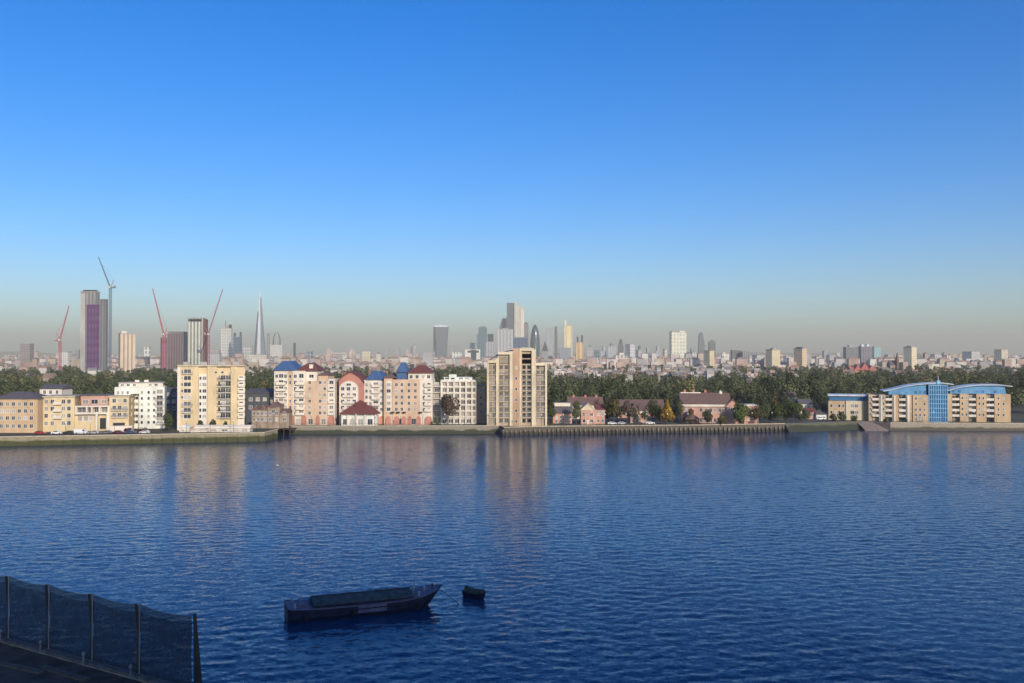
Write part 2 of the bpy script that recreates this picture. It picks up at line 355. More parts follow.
# low wooded rise far beyond the town
m = MB(); hx = np.linspace(-9000, 9000, 90); hz = 40 + 26 * np.sin(hx / 1700.0) + 16 * np.sin(hx / 610.0 + 1) + 8 * np.sin(hx / 240.0)
for i in range(89):
    m.poly([(hx[i], 12200, 4.5), (hx[i + 1], 12200, 4.5), (hx[i + 1], 13300, hz[i + 1]), (hx[i], 13300, hz[i])]); m.poly([(hx[i], 13300, hz[i]), (hx[i + 1], 13300, hz[i + 1]), (hx[i + 1], 14190, 4.5), (hx[i], 14190, 4.5)])
tag(m.build('hills', M('hill_woods', (.05, .06, .035), var=.4, scale=.004)), kind='structure')
# ---------------------------------------------------------------- river walls
def wall_mat(name, top, low, zsplit=1.9, pier=0.0):
    m = bpy.data.materials.new(name); m.use_nodes = True; t = m.node_tree; p = t.nodes['Principled BSDF']; p.inputs['Roughness'].default_value = .85
    g = nd(t, 'ShaderNodeNewGeometry'); s = nd(t, 'ShaderNodeSeparateXYZ'); t.links.new(g.outputs['Position'], s.inputs[0])
    n = nd(t, 'ShaderNodeTexNoise'); n.inputs['Scale'].default_value = .16; n.inputs['Detail'].default_value = 9; t.links.new(g.outputs['Position'], n.inputs['Vector'])
    q = nd(t, 'ShaderNodeMath', operation='MULTIPLY_ADD'); t.links.new(n.outputs[0], q.inputs[0]); q.inputs[1].default_value = 2.4; q.inputs[2].default_value = -1.2
    ad = nd(t, 'ShaderNodeMath', operation='ADD'); t.links.new(s.outputs[2], ad.inputs[0]); t.links.new(q.outputs[0], ad.inputs[1])
    r = nd(t, 'ShaderNodeMapRange'); r.inputs['From Min'].default_value = zsplit - .35; r.inputs['From Max'].default_value = zsplit + .35; t.links.new(ad.outputs[0], r.inputs[0])
    mx = nd(t, 'ShaderNodeMix', data_type='RGBA'); mx.inputs['A'].default_value = (*low, 1); mx.inputs['B'].default_value = (*top, 1); t.links.new(r.outputs[0], mx.inputs['Factor'])
    n2 = nd(t, 'ShaderNodeTexNoise'); n2.inputs['Scale'].default_value = 1.6; n2.inputs['Detail'].default_value = 4; t.links.new(g.outputs['Position'], n2.inputs['Vector'])
    r2 = nd(t, 'ShaderNodeMapRange'); r2.inputs['To Min'].default_value = .55; r2.inputs['To Max'].default_value = 1.4; t.links.new(n2.outputs[0], r2.inputs[0])
    v = nd(t, 'ShaderNodeVectorMath', operation='SCALE'); t.links.new(mx.outputs['Result'], v.inputs[0]); t.links.new(r2.outputs[0], v.inputs['Scale']); t.links.new(v.outputs[0], p.inputs['Base Color'])
    return m
w_l = wall_mat('weedy_stone_wall', (.27, .23, .15), (.06, .065, .022), 2.2); w_m = wall_mat('weedy_concrete_wall', (.25, .22, .17), (.045, .05, .028), 1.8)
w_t = wall_mat('tidal_timber_wall', (.10, .085, .065), (.045, .04, .032), 1.5); w_r = wall_mat('pale_quay_wall', (.30, .26, .20), (.09, .08, .06), 1.6)
coping = M('stone_coping', (.46, .40, .29), var=.2, scale=.8)
def river_wall(label, pts, mat, top=ZG + .12, cap=.32, pile=None, pmat=None, pr=.3, ptop=3.6):
    o = thing('river_wall', label, 'river wall', (pts[0][0], pts[0][1], 0)); bx, by = pts[0]
    b = MB(); c = MB()
    for (x0, y0), (x1, y1) in zip(pts[:-1], pts[1:]):
        x0 -= bx; x1 -= bx; y0 -= by; y1 -= by
        d = Vector((x1 - x0, y1 - y0)).normalized(); n = Vector((-d.y, d.x)) * .9; e = Vector((-d.y, d.x)) * -.12
        b.loft([[(x0, y0, z), (x1, y1, z), (x1 + n.x, y1 + n.y, z), (x0 + n.x, y0 + n.y, z)] for z in (-2, top)])
        c.loft([[(x0 + e.x, y0 + e.y, z), (x1 + e.x, y1 + e.y, z), (x1 + n.x, y1 + n.y, z), (x0 + n.x, y0 + n.y, z)] for z in (top + .005, top + cap)])
    b.build('wall', mat, o); c.build('coping', coping, o)
    if pile:
        pm = MB(); pm.lathe([(pr, -2), (pr, ptop), (pr * .9, ptop + .12)], 8); me = pm.mesh('pile', pmat)
        for (x0, y0), (x1, y1) in zip(pts[:-1], pts[1:]):
            L = math.hypot(x1 - x0, y1 - y0); k = int(L / pile)
            for i in range(k):
                f = (i + .5) / k; put(me, 'pile', o, (x0 + (x1 - x0) * f - bx + random.uniform(-.15, .15), y0 + (y1 - y0) * f - by - pr - .13, random.uniform(-.5, .25)))
    return o
fender = wall_mat('worn_fender_timber', (.21, .175, .13), (.05, .045, .035), 1.3)
timber = M('wet_timber', (.055, .045, .038), var=.3, scale=1)
river_wall('long weedy stone river wall below the yellow wharf houses and the tall yellow block', EDGE[1:4] + [(EDGE[4][0], 400)], w_l, pile=4.2, pmat=w_l, pr=.22, ptop=3.2)
river_wall('set back river wall under the pink gabled flats, green with weed', [(EDGE[4][0] + .9, 419)] + EDGE[5:6], w_m)
river_wall('dark stepped quay corner in front of the tallest brick tower', [EDGE[5], EDGE[6], EDGE[7]], w_t, pile=2.1, pmat=fender, ptop=2.3, pr=.42)
river_wall('river wall faced with a long row of pale worn fender piles below the brick cottages', EDGE[7:10], w_t, pile=2.1, pmat=fender, ptop=2.3, pr=.42)
river_wall('pale curved quay wall in front of the blue glazed flats', EDGE[13:16], w_r)
m = MB()
for (x0, y0), (x1, y1) in zip(EDGE[9:11], EDGE[10:12]):
    m.poly([(x0, y0 - 7, -.5), (x1, y1 - 7, -.5), (x1, y1 - 1, 2.7), (x0, y0 - 1, 2.7)]); m.poly([(x0, y0 - 1, 2.7), (x1, y1 - 1, 2.7), (x1, y1, ZG), (x0, y0, ZG)])
tag(m.build('grass_bank', wall_mat('grass_bank', (.12, .115, .06), (.045, .05, .03), 2.4)), kind='structure')
m = MB()
(x0, y0), (x1, y1), (x2, y2) = EDGE[11:14]
m.poly([(x0 - 1, y0 - 14, -.4), (x2 - 3, y2 - 7, -.4), (x1, y1, ZG), (x0, y0, ZG)]); m.poly([(x2 - 3, y2 - 7, -.4), (x2, y2, -.4), (x2, y2, ZG), (x1, y1, ZG)])
tag(m.build('shingle_slope', M('pink_shingle', (.27, .21, .17), var=.3, scale=1)), kind='structure')
# timber jetty at the dock mouth
o = thing('jetty', 'dark timber jetty at the gap between the stone wall and the pink flats', 'jetty', (sx(281, 412), 412, 0))
m = MB(); m.box(-7.5, 6, 0, 5, 2.6, 3.1); m.build('deck', timber, o)
m = MB(); m.tube([(0, 0, -2), (0, 0, 4.4)], .25, k=7); me = m.mesh('pile', timber)
for x in (-7, -4.2, -1.4, 1.4, 4.2): put(me, 'pile', o, (x, -.28, 0))
m = MB(); m.box(-7.5, 6, .1, .16, 4.5, 4.6); m.box(-7.5, 6, .1, .16, 4.1, 4.16)
for i in range(10): m.box(-7.5 + 1.5 * i, -7.42 + 1.5 * i, .1, .16, 3.7, 4.5)
m.build('railing', rail, o)

# ================================================================ waterside buildings, from the left
# ---- yellow wharf houses
b = Bld('wharf_house', 'low yellow wharf house with pink penthouse and white framed terraces beside the quay road', 'apartment house', 44, 130, 394, .2)
X_, Z_ = b.x, b.z
m = MB(); m.box(X_(44), X_(75), 0, 14, 0, Z_(397)); m.box(X_(75) + .01, X_(110) - .01, .8, 14, 0, Z_(409)); m.box(X_(110), X_(130), -.6, 14, 0, Z_(397)); m.build('wall', yellow, b.o)
for xa, xb, yy in ((X_(44), X_(75), -.4), (X_(110), X_(130), -1)):
    m = MB(); m.box(xa - .3, xb + .3, yy, 14.2, Z_(397), Z_(395.8)); m.build('cornice', coping, b.o)
m = MB(); m.box(X_(79), X_(108), 3.5, 13, Z_(409), Z_(396)); m.build('penthouse', pinkb, b.o)
m = MB(); m.box(X_(78), X_(109), 3, 13.4, Z_(396) + .01, Z_(395)); m.build('penthouse_roof', slate, b.o)
m = MB()
for p0, p1, q0, q1 in ((76, 110, 405.6, 407), (76, 110, 412.6, 414.2)): m.box(X_(p0), X_(p1), -.8, .85, Z_(q1), Z_(q0))
for p in (76.8, 87.5, 92.5, 100.5, 109.2): m.box(X_(p) - .35, X_(p) + .35, -.7, .7, Z_(412.6), Z_(407))
m.build('terrace_frame', white, b.o)
for xa, xb in ((X_(96.5), X_(98.5)), (X_(110.0) - 1, X_(110) - .02)):
    m = MB(); m.box(xa, xb, -.9, .78, 0, Z_(414.2) - .01); m.build('column', white, b.o)
for p, ww in ((82, 8.5), (90, 3.4), (96.5, 4.4), (105, 6.6)): win(b.o, X_(p), Z_(412.4), b.w(ww), 2.2, 1, y=.8)
for p, ww in ((84, 6), (93, 7), (102.5, 6)): win(b.o, X_(p), Z_(404.4), b.w(ww), 2.0, 1, y=3.5)
for p in (47, 53, 64, 69.5):
    for q in (403.5, 410.5, 417.5, 425): win(b.o, X_(p), Z_(q), 1.5, 1.9, 1)
for p in (58.5,):
    for q in (404, 411, 418): balc(b.o, X_(p), Z_(q), 3.2, 1.1, True)
for p in (115, 120.5, 126):
    for q in (403, 410, 417): win(b.o, X_(p), Z_(q), 1.5, 1.8, 1, y=-.6)
for q in (410, 417): balc(b.o, X_(120.5), Z_(q) - .2, 6.5, 1.0, y=-.6)
for p in (80, 86, 91): win(b.o, X_(p), Z_(421), 1.7, 2.2, 1, y=.8)
win(b.o, X_(103), Z_(429), b.w(6), 4.6, 1, glass, dark, y=.8)
win(b.o, X_(120), Z_(426.5), b.w(12), 1.5, 3, glass, dark, y=-.6)
m = MB(); m.box(X_(112), X_(135), -4, -.65, 0, Z_(425.8)); m.build('porch', white, b.o)
for q in (403, 410, 417): win(b.o, X_(130), Z_(q), 1.6, 1.8, 1, y=5, face=2)
# ---- white house further left, rising behind
b = Bld('white_house', 'narrow white gabled house rising behind the yellow wharf house', 'house', 40, 62, 412)
m = MB(); m.box(b.x(40), b.x(62), 0, 10, 0, b.z(389)); m.build('wall', white, b.o)
m = MB(); m.gable_x(b.x(39), b.x(63), -.4, 10.4, b.z(389) + .005, b.z(384.5)); m.build('roof', slate, b.o)
for p in (45, 51, 57.5):
    for q in (394, 400): win(b.o, b.x(p), b.z(q), 1.3, 1.7)
b = Bld('brick_house', 'plain brown brick wharf block at the far end of the quay road', 'apartment house', -8, 38, 386)
m = MB(); m.box(b.x(-8), b.x(38), 0, 13, 0, b.z(399)); m.build('wall', tan, b.o)
m = MB(); m.hip(b.x(-9), b.x(39), -.5, 13.5, b.z(399) + .005, b.z(392)); m.build('roof', slate, b.o)
for p in range(-4, 37, 6):
    for q in (406, 413, 420, 428): win(b.o, b.x(p), b.z(q), 1.5, 1.7)
# ---- white block
b = Bld('white_block', 'small square white block of flats with set back attic and two chimneys', 'apartment block', 115, 165, 406, .30)
X_, Z_ = b.x, b.z
m = MB(); m.box(X_(115), X_(131), .02, 15, 0, Z_(387)); m.box(X_(131), X_(139.5), 3.2, 14.9, 0, Z_(394)); m.box(X_(139.5), X_(165), 0, 15.02, 0, Z_(387)); m.box(X_(131), X_(139.5), .4, 14.8, Z_(393.8), Z_(387.1)); m.build('wall', palew, b.o)
m = MB(); m.box(X_(118.5), X_(163), 2.5, 13, Z_(387) + .01, Z_(383)); m.build('attic', white, b.o)
m = MB(); m.box(X_(117.5), X_(164), 2, 13.4, Z_(383) + .01, Z_(382.4)); m.build('roof', grey, b.o)
for p in (136, 145.5):
    m = MB(); m.box(X_(p) - .9, X_(p) + .9, 6, 8, Z_(382.4), Z_(380.3)); m.build('chimney', white, b.o)
for q in (394, 400, 406, 412, 418, 424):
    for p in (142.2, 149, 154.5): win(b.o, X_(p), Z_(q), 1.1, 1.4, 0)
    win(b.o, X_(160.2), Z_(q), 2.6, 2.0, 1)
    if q > 396: balc(b.o, X_(160.2), Z_(q) - .15, 3.2, 1.1)
    for p in (118.5, 123, 128): win(b.o, X_(p), Z_(q), 1.1, 1.4, 0, y=.02)
    win(b.o, X_(135.2), Z_(q), 2.4, 1.5, 1, y=3.2)
for p in (122, 128, 134, 150, 156): win(b.o, X_(p), Z_(386.3), 1.4, 1.1, 1, y=2.5)
# ---- dark block in the gap
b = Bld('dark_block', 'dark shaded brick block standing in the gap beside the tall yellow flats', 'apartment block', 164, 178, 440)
m = MB(); m.box(b.x(163), b.x(182), 0, 14, 0, b.z(389)); m.build('wall', dgrey, b.o)  # shade from the yellow flats put into the dark wall colour
m = MB(); m.box(b.x(162.5), b.x(182.4), -.3, 14.3, b.z(389), b.z(388.2)); m.build('roof', slate, b.o)
for q in (396, 403, 410):
    for p in (168, 174): win(b.o, b.x(p), b.z(q), 1.6, 1.6)
# ---- tall yellow block
b = Bld('yellow_block', 'tall flat roofed yellow brick block of flats with white bays and balcony columns', 'apartment block', 178, 245, 402, .27)
X_, Z_ = b.x, b.z; top = Z_(366.5)
m = MB(); m.box(X_(178), X_(198.5), 0, 17, 0, top); m.box(X_(198.5), X_(207.5), .9, 16.9, 0, top - .1); m.box(X_(207.5), X_(217), .03, 17.02, 0, top + .02); m.box(X_(217), X_(231), 1.1, 16.8, 0, top - .12); m.box(X_(231), X_(237.5), .02, 17.03, 0, top + .01); m.box(X_(237.5), X_(245), .5, 16.95, 0, top - .05); m.build('wall', yellow, b.o)
m = MB(); m.box(X_(177.5), X_(245.4), -.35, 17.3, top + .03, top + .75); m.build('parapet', coping, b.o)
m = MB(); m.box(X_(177.9), X_(180.6), -.25, .2, 0, top - .3); m.build('white_strip', white, b.o)
m = MB(); m.box(X_(199), X_(207), .3, 1.0, 0, Z_(374)); m.build('white_bay', white, b.o)
m = MB(); m.box(X_(238.3), X_(244.6), .1, .6, 0, Z_(376)); m.build('white_bay', white, b.o)
for p0 in (186, 203, 222, 236):
    m = MB(); m.box(X_(p0) - 1.4, X_(p0) + 1.4, 6, 9, top + .75, top + 2.0); m.build('roof_hut', grey, b.o)
rows = [373.5, 380, 386.3, 392.7, 399, 405.5, 411.8, 418]
for i, q in enumerate(rows):
    z = Z_(q)
    win(b.o, X_(187.8), z, 3.0, 1.9, 1)
    if i % 5 == 0 or i == 6: balc(b.o, X_(187.8), z - .1, 4.4, 1.0)
    win(b.o, X_(182.6), z + .2, .8, 1.4, 0)
    if i:
        win(b.o, X_(200.6), z, 1.0, 1.6, 0, y=.3); win(b.o, X_(204.6), z, 1.7, 1.6, 1, y=.3); win(b.o, X_(241.6), z, 1.8, 1.6, 1, y=.1)
        balc(b.o, X_(241.4), z - .1, 2.5, .9, True)
        win(b.o, X_(219.3), z, 1.1, 2.1, 0, y=1.1); win(b.o, X_(223.2), z, 2.0, 2.1, 1, y=1.1); win(b.o, X_(228.3), z, 2.2, 2.1, 1, y=1.1)
        balc(b.o, X_(219.2), z - .1, 1.7, 1.0, y=1.1, rl=dark); balc(b.o, X_(226), z - .1, 4.0, 1.4, y=1.1, rl=dark)
    else:
        for p in (216, 222.5, 231.5): win(b.o, X_(p), z, 1.2, 1.0, 0, y=.02 if p != 222.5 else 1.1)
    win(b.o, X_(245), z, 1.4, 1.5, 1, y=5, face=2); win(b.o, X_(245), z, 1.4, 1.5, 1, y=11, face=2)
# ---- white boathouse in front
b = Bld('boathouse', 'long low white boathouse with a rounded roof at the foot of the tall yellow flats', 'boathouse', 180, 251, 390)
X_, Z_ = b.x, b.z
m = MB(); m.box(X_(196), X_(250), 0, 4.5, 0, 1.6); m.box(X_(180), X_(190), -.4, 4, 0, 1.9); m.build('wall', white, b.o)
m = MB(); m.prism_x([(-.4, 1.605), (4.9, 1.605), (4.6, 2.2), (3.4, 2.75), (2.2, 2.9), (1.0, 2.75), (-.1, 2.2)], X_(195.5), X_(251)); m.build('roof', white, b.o)
m = MB(); m.gable_y(X_(179.5), X_(190.5), -.8, 4.2, 1.905, 3.1); m.build('roof', M('canvas', (.7, .68, .62)), b.o)
for p in (203, 214, 225, 236, 245): win(b.o, X_(p), .35, 2.6, .9, 1)
# upturned white boat on the quay
m = MB(); m.loft([[(-4.2, -.2, 0), (4.6, -.1, 0), (4.6, .1, 0), (-4.2, .2, 0)], [(-4.0, -1.2, .3), (2.5, -1.2, .3), (2.5, 1.2, .3), (-4.0, 1.2, .3)], [(-4.2, -1.5, 1.2), (3.2, -1.3, 1.3), (3.2, 1.3, 1.3), (-4.2, 1.5, 1.2)]])
tag(m.build('dinghy', white, None, (sx(201, 386.5), 386.5, ZG), .25), 'white dinghy laid up on the quay before the boathouse', 'dinghy')
# ---- old wharf and shaded block behind
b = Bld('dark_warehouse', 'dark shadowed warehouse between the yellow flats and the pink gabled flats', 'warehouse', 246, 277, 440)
m = MB(); m.box(b.x(246), b.x(277), 0, 16, 0, b.z(393)); m.build('wall', dgrey, b.o)  # dark wall colour carries the shade cast by the pink flats
m = MB(); m.gable_x(b.x(245), b.x(278), -.4, 16.4, b.z(393) + .005, b.z(389)); m.build('roof', slate, b.o)
for q in (401, 409):
    for p in (251, 258, 265, 272): win(b.o, b.x(p), b.z(q), 1.8, 1.7)
b = Bld('old_wharf', 'old weathered brown brick wharf with broken roofline beside the dock mouth', 'warehouse', 252, 289, 410, .06)
X_, Z_ = b.x, b.z
m = MB(); m.box(X_(252), X_(268), 0, 10, 0, Z_(410)); m.box(X_(268), X_(280), -.6, 10, 0, Z_(407)); m.box(X_(280), X_(289), .5, 9, 0, Z_(413)); m.build('wall', oldb, b.o)
m = MB(); m.gable_y(X_(251.6), X_(259.9), -.3, 10.3, Z_(410) + .005, Z_(406)); m.gable_y(X_(260), X_(268.2), -.3, 10.3, Z_(410) + .005, Z_(405)); m.hip(X_(268) + .3, X_(280.3), -1, 10.2, Z_(407) + .005, Z_(402)); m.gable_x(X_(280.4), X_(289.4), .2, 9.2, Z_(413) + .005, Z_(409)); m.build('roof', brownr, b.o)
m = MB(); m.box(X_(270) - .5, X_(270) + .5, 4, 5, Z_(404), Z_(400)); m.build('chimney', oldb, b.o)
for q in (415, 421):
    for p in (254.5, 258.5, 262.5, 266): win(b.o, X_(p), Z_(q), 1.1, 1.5)
    for p in (271, 277): win(b.o, X_(p), Z_(q), 1.3, 1.7, y=-.6)
    win(b.o, X_(284.5), Z_(q), 1.4, 1.4, y=.5)
win(b.o, X_(274), Z_(413), 1.4, 1.6, y=-.6)
# ---- pink gabled flats: five houses of one development, each a building of its own
def arches(b, ps, z1, y):
    """brick ground floor piers with segmental heads"""
    for p0, p1 in ps:
        x0, x1 = b.x(p0), b.x(p1); n = 7
        prof = [(x0, 0), (x1, 0), (x1, z1 * .62)] + [((x0 + x1) / 2 + (x1 - x0) / 2 * math.cos(math.pi * i / n), z1 * .62 + z1 * .38 * math.sin(math.pi * i / n)) for i in range(1, n)] + [(x0, z1 * .62)]
        m = MB(); m.prism_y(prof, y - .35, y + .1); o = m.build('brick_arch', redb, b.o)
b = Bld('gabled_flats', 'cream and tan riverside flats under a blue hipped roof beside the old wharf', 'apartment block', 274, 335, 430)
X_, Z_ = b.x, b.z; zt = Z_(370.5)
m = MB(); m.box(X_(274), X_(288), .5, 16, 0, zt); m.box(X_(292.5), X_(305.5), 0, 15.9, 0, zt - .05); m.box(X_(305.5), X_(317), 1.2, 15.7, Z_(381), zt - .1); m.build('wall', white, b.o)
m = MB(); m.box(X_(288), X_(292.5), .3, 15.8, 0, zt - .02); m.box(X_(305.5), X_(328), -.3, 15.85, 0, Z_(381)); m.box(X_(318), X_(328) - .02, .6, 15.6, Z_(381) + .01, Z_(375.5)); m.build('brick_wall', orange, b.o)
m = MB(); m.box(X_(328) + .02, X_(335), .1, 15.4, 0, Z_(379)); m.build('white_bay', white, b.o)
m = MB(); m.hip(X_(273), X_(297), -.3, 16.6, zt + .005, Z_(361), ins=3.6); m.build('roof', blue_roof, b.o)
m = MB(); m.hip(X_(297) + .05, X_(318.5), -.4, 16.4, zt + .01, Z_(363.2), ins=4); m.build('roof', maroon, b.o)
m = MB(); m.box(X_(309), X_(312.5), .5, 3.5, zt + .3, Z_(364.5)); m.build('dormer', white, b.o)
m = MB(); m.hip(X_(317.6), X_(329), .2, 16, Z_(375.5) + .005, Z_(372)); m.build('roof', brownr, b.o)
rows = [378, 384.2, 390.4, 396.6, 402.8, 409, 414.5]
for i, q in enumerate(rows):
    z = Z_(q)
    for p in (276.6, 285.4): win(b.o, X_(p), z, 1.4, 1.7, 1, y=.5)
    if i: balc(b.o, X_(281), z - .15, 4.6, 1.2, True, y=.5)
    win(b.o, X_(281), z, 2.2, 2.0, 1, y=.5); win(b.o, X_(290.2), z, 1.0, 1.5, 0, y=.3)
    win(b.o, X_(295.5), z, 1.4, 1.7, 1); win(b.o, X_(301.5), z, 2.2, 2.0, 1)
    if i: balc(b.o, X_(300.5), z - .15, 4.2, 1.2, True)
    if i > 0:
        for p in (310, 320.5, 325): win(b.o, X_(p), z, 1.3, 1.6, 1, y=-.3)
        win(b.o, X_(331.5), z, 2.0, 1.7, 1, y=.1)
        if i % 2 == 0: balc(b.o, X_(331.5), z - .15, 2.7, 1.0, True, y=.1)
    else: win(b.o, X_(311), z, 2.2, 1.7, 1, y=1.2)
arches(b, ((291, 295), (301.5, 306.5), (316, 320), (328.5, 334.6)), Z_(415), -.05)
for p in (298.5, 311, 324): win(b.o, X_(p), .3, 2.2, 2.6, 1, y=-.3 if p > 305 else 0)
b = Bld('red_gable_house', 'red brick gabled house with a tall white arched front in the row of riverside flats', 'apartment block', 336, 364, 432)
X_, Z_ = b.x, b.z
prof = [(X_(339), 0), (X_(364), 0), (X_(364), Z_(383)), (X_(359.5), Z_(377.5)), (X_(352), Z_(373)), (X_(349), Z_(373)), (X_(342), Z_(377.5)), (X_(339), Z_(381))]
m = MB(); m.prism_y(prof, 0, 17); m.build('wall', redb, b.o)
m = MB()
rp = [(X_(338.4), Z_(381.2)), (X_(342), Z_(377.2)), (X_(349), Z_(372.5)), (X_(352), Z_(372.5)), (X_(359.5), Z_(377.2)), (X_(364.4), Z_(383.2))]
m.prism_y(rp + [(x, z + .5) for x, z in reversed(rp)], -.5, 17.3); m.build('roof', maroon, b.o)
n = 10; xc = (X_(339.5) + X_(358.5)) / 2; hw = (X_(358.5) - X_(339.5)) / 2
prof = [(xc - hw, 0), (xc + hw, 0), (xc + hw, Z_(389))] + [(xc + hw * math.cos(math.pi * i / n), Z_(389) + (Z_(381) - Z_(389)) * math.sin(math.pi * i / n)) for i in range(1, n)] + [(xc - hw, Z_(389))]
m = MB(); m.prism_y(prof, -.4, .2); m.build('arched_front', white, b.o)
for i, q in enumerate([390.5, 396.7, 402.9, 409, 415, 421.5]):
    for p in (343, 348.8, 354.5): win(b.o, X_(p), Z_(q), 1.7, 1.7, 1, y=-.4)
    if i and i < 5: balc(b.o, X_(349), Z_(q) - .15, 5.5, 1.0, True, y=-.4)
win(b.o, X_(349), Z_(385.8), 2.2, 1.2, 1, y=-.4)
m = MB(); m.box(X_(335.2), X_(338.9), 6, 16, 0, Z_(384)); m.build('shaded_recess', dgrey, b.o)  # deep recess between the houses, its shadow painted as a dark wall
for q in (391, 397, 403, 409, 415): balc(b.o, X_(337), Z_(q), 1.7, 2.0, y=6, rl=dark)
b = Bld('river_pavilion', 'white pavilion with a spreading maroon hipped roof on the promenade', 'pavilion', 341, 377, 424.8)
X_, Z_ = b.x, b.z; zt = Z_(414)
m = MB(); m.box(X_(342), X_(376.5), 1, 9, 0, zt); m.build('wall', palew, b.o)
for p in (342, 347.5, 356, 365, 375.5):
    m = MB(); m.box(X_(p) - .3, X_(p) + .5, .2, .95, 0, zt); m.build('column', white, b.o)
m = MB(); m.hip(X_(339.5), X_(378.5), -.6, 10.5, zt + .005, Z_(405.5), ins=5.1); m.build('roof', maroon, b.o)
m = MB(); m.box(X_(354), X_(363.5), 3, 7, Z_(407), Z_(404.4)); m.hip(X_(353), X_(364.5), 2.5, 7.5, Z_(404.4) + .005, Z_(400.6)); m.build('roof_lantern', maroon, b.o)
for p in (344.8, 352, 360.5, 370): win(b.o, X_(p), .3, 2.4, 2.8, 1, y=1)
b = Bld('white_flats', 'narrow white flats with balconies between the red gable and the orange brick flats', 'apartment block', 364, 384, 433)
X_, Z_ = b.x, b.z; zt = Z_(380)
m = MB(); m.box(X_(364) + .05, X_(384), 0, 15, 0, zt); m.build('wall', white, b.o)
m = MB(); m.hip(X_(366), X_(385.4), -.5, 15.5, zt + .005, Z_(371.5), ins=3); m.build('roof', blue_roof, b.o)
for i, q in enumerate([386.5, 392.7, 398.9, 405, 411]):
    for p in (366.6, 370.5, 381.5): win(b.o, X_(p), Z_(q), 1.2, 1.6, 1)
    win(b.o, X_(376), Z_(q), 2.4, 2.0, 1); balc(b.o, X_(376), Z_(q) - .15, 3.8, 1.2, True)
arches(b, ((378, 384.5),), Z_(416), 0)
b = Bld('orange_flats', 'orange brick riverside flats with white top storey and a white corner bay', 'apartment block', 384, 433, 430)
X_, Z_ = b.x, b.z; zt = Z_(379.5)
m = MB(); m.box(X_(384), X_(392.5), .4, 16, 0, Z_(378)); m.box(X_(392.5), X_(420), 0, 16.05, 0, zt); m.build('wall', orange, b.o)
m = MB(); m.box(X_(386), X_(391.6), .05, .5, Z_(412), Z_(381)); m.build('white_bay', white, b.o)
m = MB(); m.box(X_(408), X_(431.5), .8, 15.6, zt + .01, Z_(373)); m.build('top_storey', white, b.o)
m = MB(); m.box(X_(420) + .02, X_(432.5), .2, 15.9, 0, zt); m.build('white_bay', white, b.o)
m = MB(); m.box(X_(396.5), X_(407), 1.4, 14, zt + .005, Z_(372)); m.hip(X_(395.8), X_(407.3), .6, 14.5, Z_(372) + .006, Z_(362.5), ins=2.2); m.build('roof', blue_roof, b.o)
m = MB(); m.hip(X_(407.4), X_(432.6), -.1, 16.4, Z_(373) + .005, Z_(365.5), ins=4.5); m.build('roof', maroon, b.o)
m = MB(); m.hip(X_(383.5), X_(396.4), -.2, 16.3, Z_(378) + .005, Z_(373.5)); m.build('roof', brownr, b.o)
for i, q in enumerate([386.5, 392.7, 398.9, 405, 411]):
    z = Z_(q); win(b.o, X_(388.8), z, 1.9, 1.7, 1, y=.05)
    for p in (396.5, 402, 409, 415.5): win(b.o, X_(p), z, 1.3, 1.7, 1)
    win(b.o, X_(424), z, 1.3, 1.6, 1, y=.2); win(b.o, X_(429), z, 1.5, 1.8, 1, y=.2); balc(b.o, X_(428), z - .15, 3.3, 1.0, True, y=.2)
for p in (411, 417, 423, 428.5): win(b.o, X_(p), Z_(378.6), 1.5, 1.7, 1, y=.8)
arches(b, ((386, 391), (394, 399.5), (401.5, 406), (408, 412), (416.5, 421), (425, 432)), Z_(416), 0)
for p in (400.5, 414): win(b.o, X_(p), .2, 2.0, 2.8, 1)
for p in (393, 398.5, 404.5, 421):
    m = MB(); m.box(X_(p) - .8, X_(p) + .8, -1.4, -.4, Z_(412.6), Z_(412.6) + .5); m.build('planter', dark, b.o)
# ---- white grid block
b = Bld('white_grid_block', 'white block of flats with a regular grid of window bays behind a bare round tree', 'apartment block', 433, 477, 434, .06)
X_, Z_ = b.x, b.z; zt = Z_(380)
m = MB(); m.box(X_(433), X_(441), 1.6, 15, 0, Z_(383)); m.build('grey_wing', grey, b.o)  # grey concrete balcony wing, set back from the white grid
m = MB(); m.box(X_(441), X_(476.5), .6, 15.4, 0, zt); m.box(X_(444), X_(472.5), 1.6, 14, zt + .01, Z_(377.4)); m.box(X_(449), X_(456.6), 1.2, 12, zt + .012, Z_(374.6)); m.build('wall', palew, b.o)
m = MB()
for p in (441.4, 447.6, 454, 460, 466, 472, 476.2): m.box(X_(p) - .35, X_(p) + .35, -.3, .62, 0, zt - .02)
m.build('pier', white, b.o)
for p0, q in ((0, 381.4), (0, 387), (0, 393), (0, 399), (0, 405), (0, 411), (0, 417)):
    m = MB(); m.box(X_(441) + .1, X_(476.2), -.15, .61, Z_(q) - .3, Z_(q) + .3); m.build('floor_band', white, b.o)
for q in (386.2, 392.2, 398.2, 404.2, 410.2, 416.2, 423):
    for p in (444.5, 450.8, 457, 463, 469, 474.2): win(b.o, X_(p), Z_(q), 2.0, 1.9, 1, glass_t, y=.6)
    win(b.o, X_(436.8), Z_(q), 2.2, 1.9, 1, y=1.6); balc(b.o, X_(436.8), Z_(q) - .2, 3.5, 1.5, y=1.6)
for p in (447, 452.8, 461, 467): win(b.o, X_(p), Z_(380) + .25, 2, .9, 1, y=1.2 if p == 452.8 else 1.6)
b = Bld('orange_stair_tower', 'slim orange brick stair block squeezed beside the tallest brick tower', 'stair block', 477, 485, 440)
m = MB(); m.box(b.x(477), b.x(485), 0, 9, 0, b.z(385.5)); m.build('wall', orange, b.o)
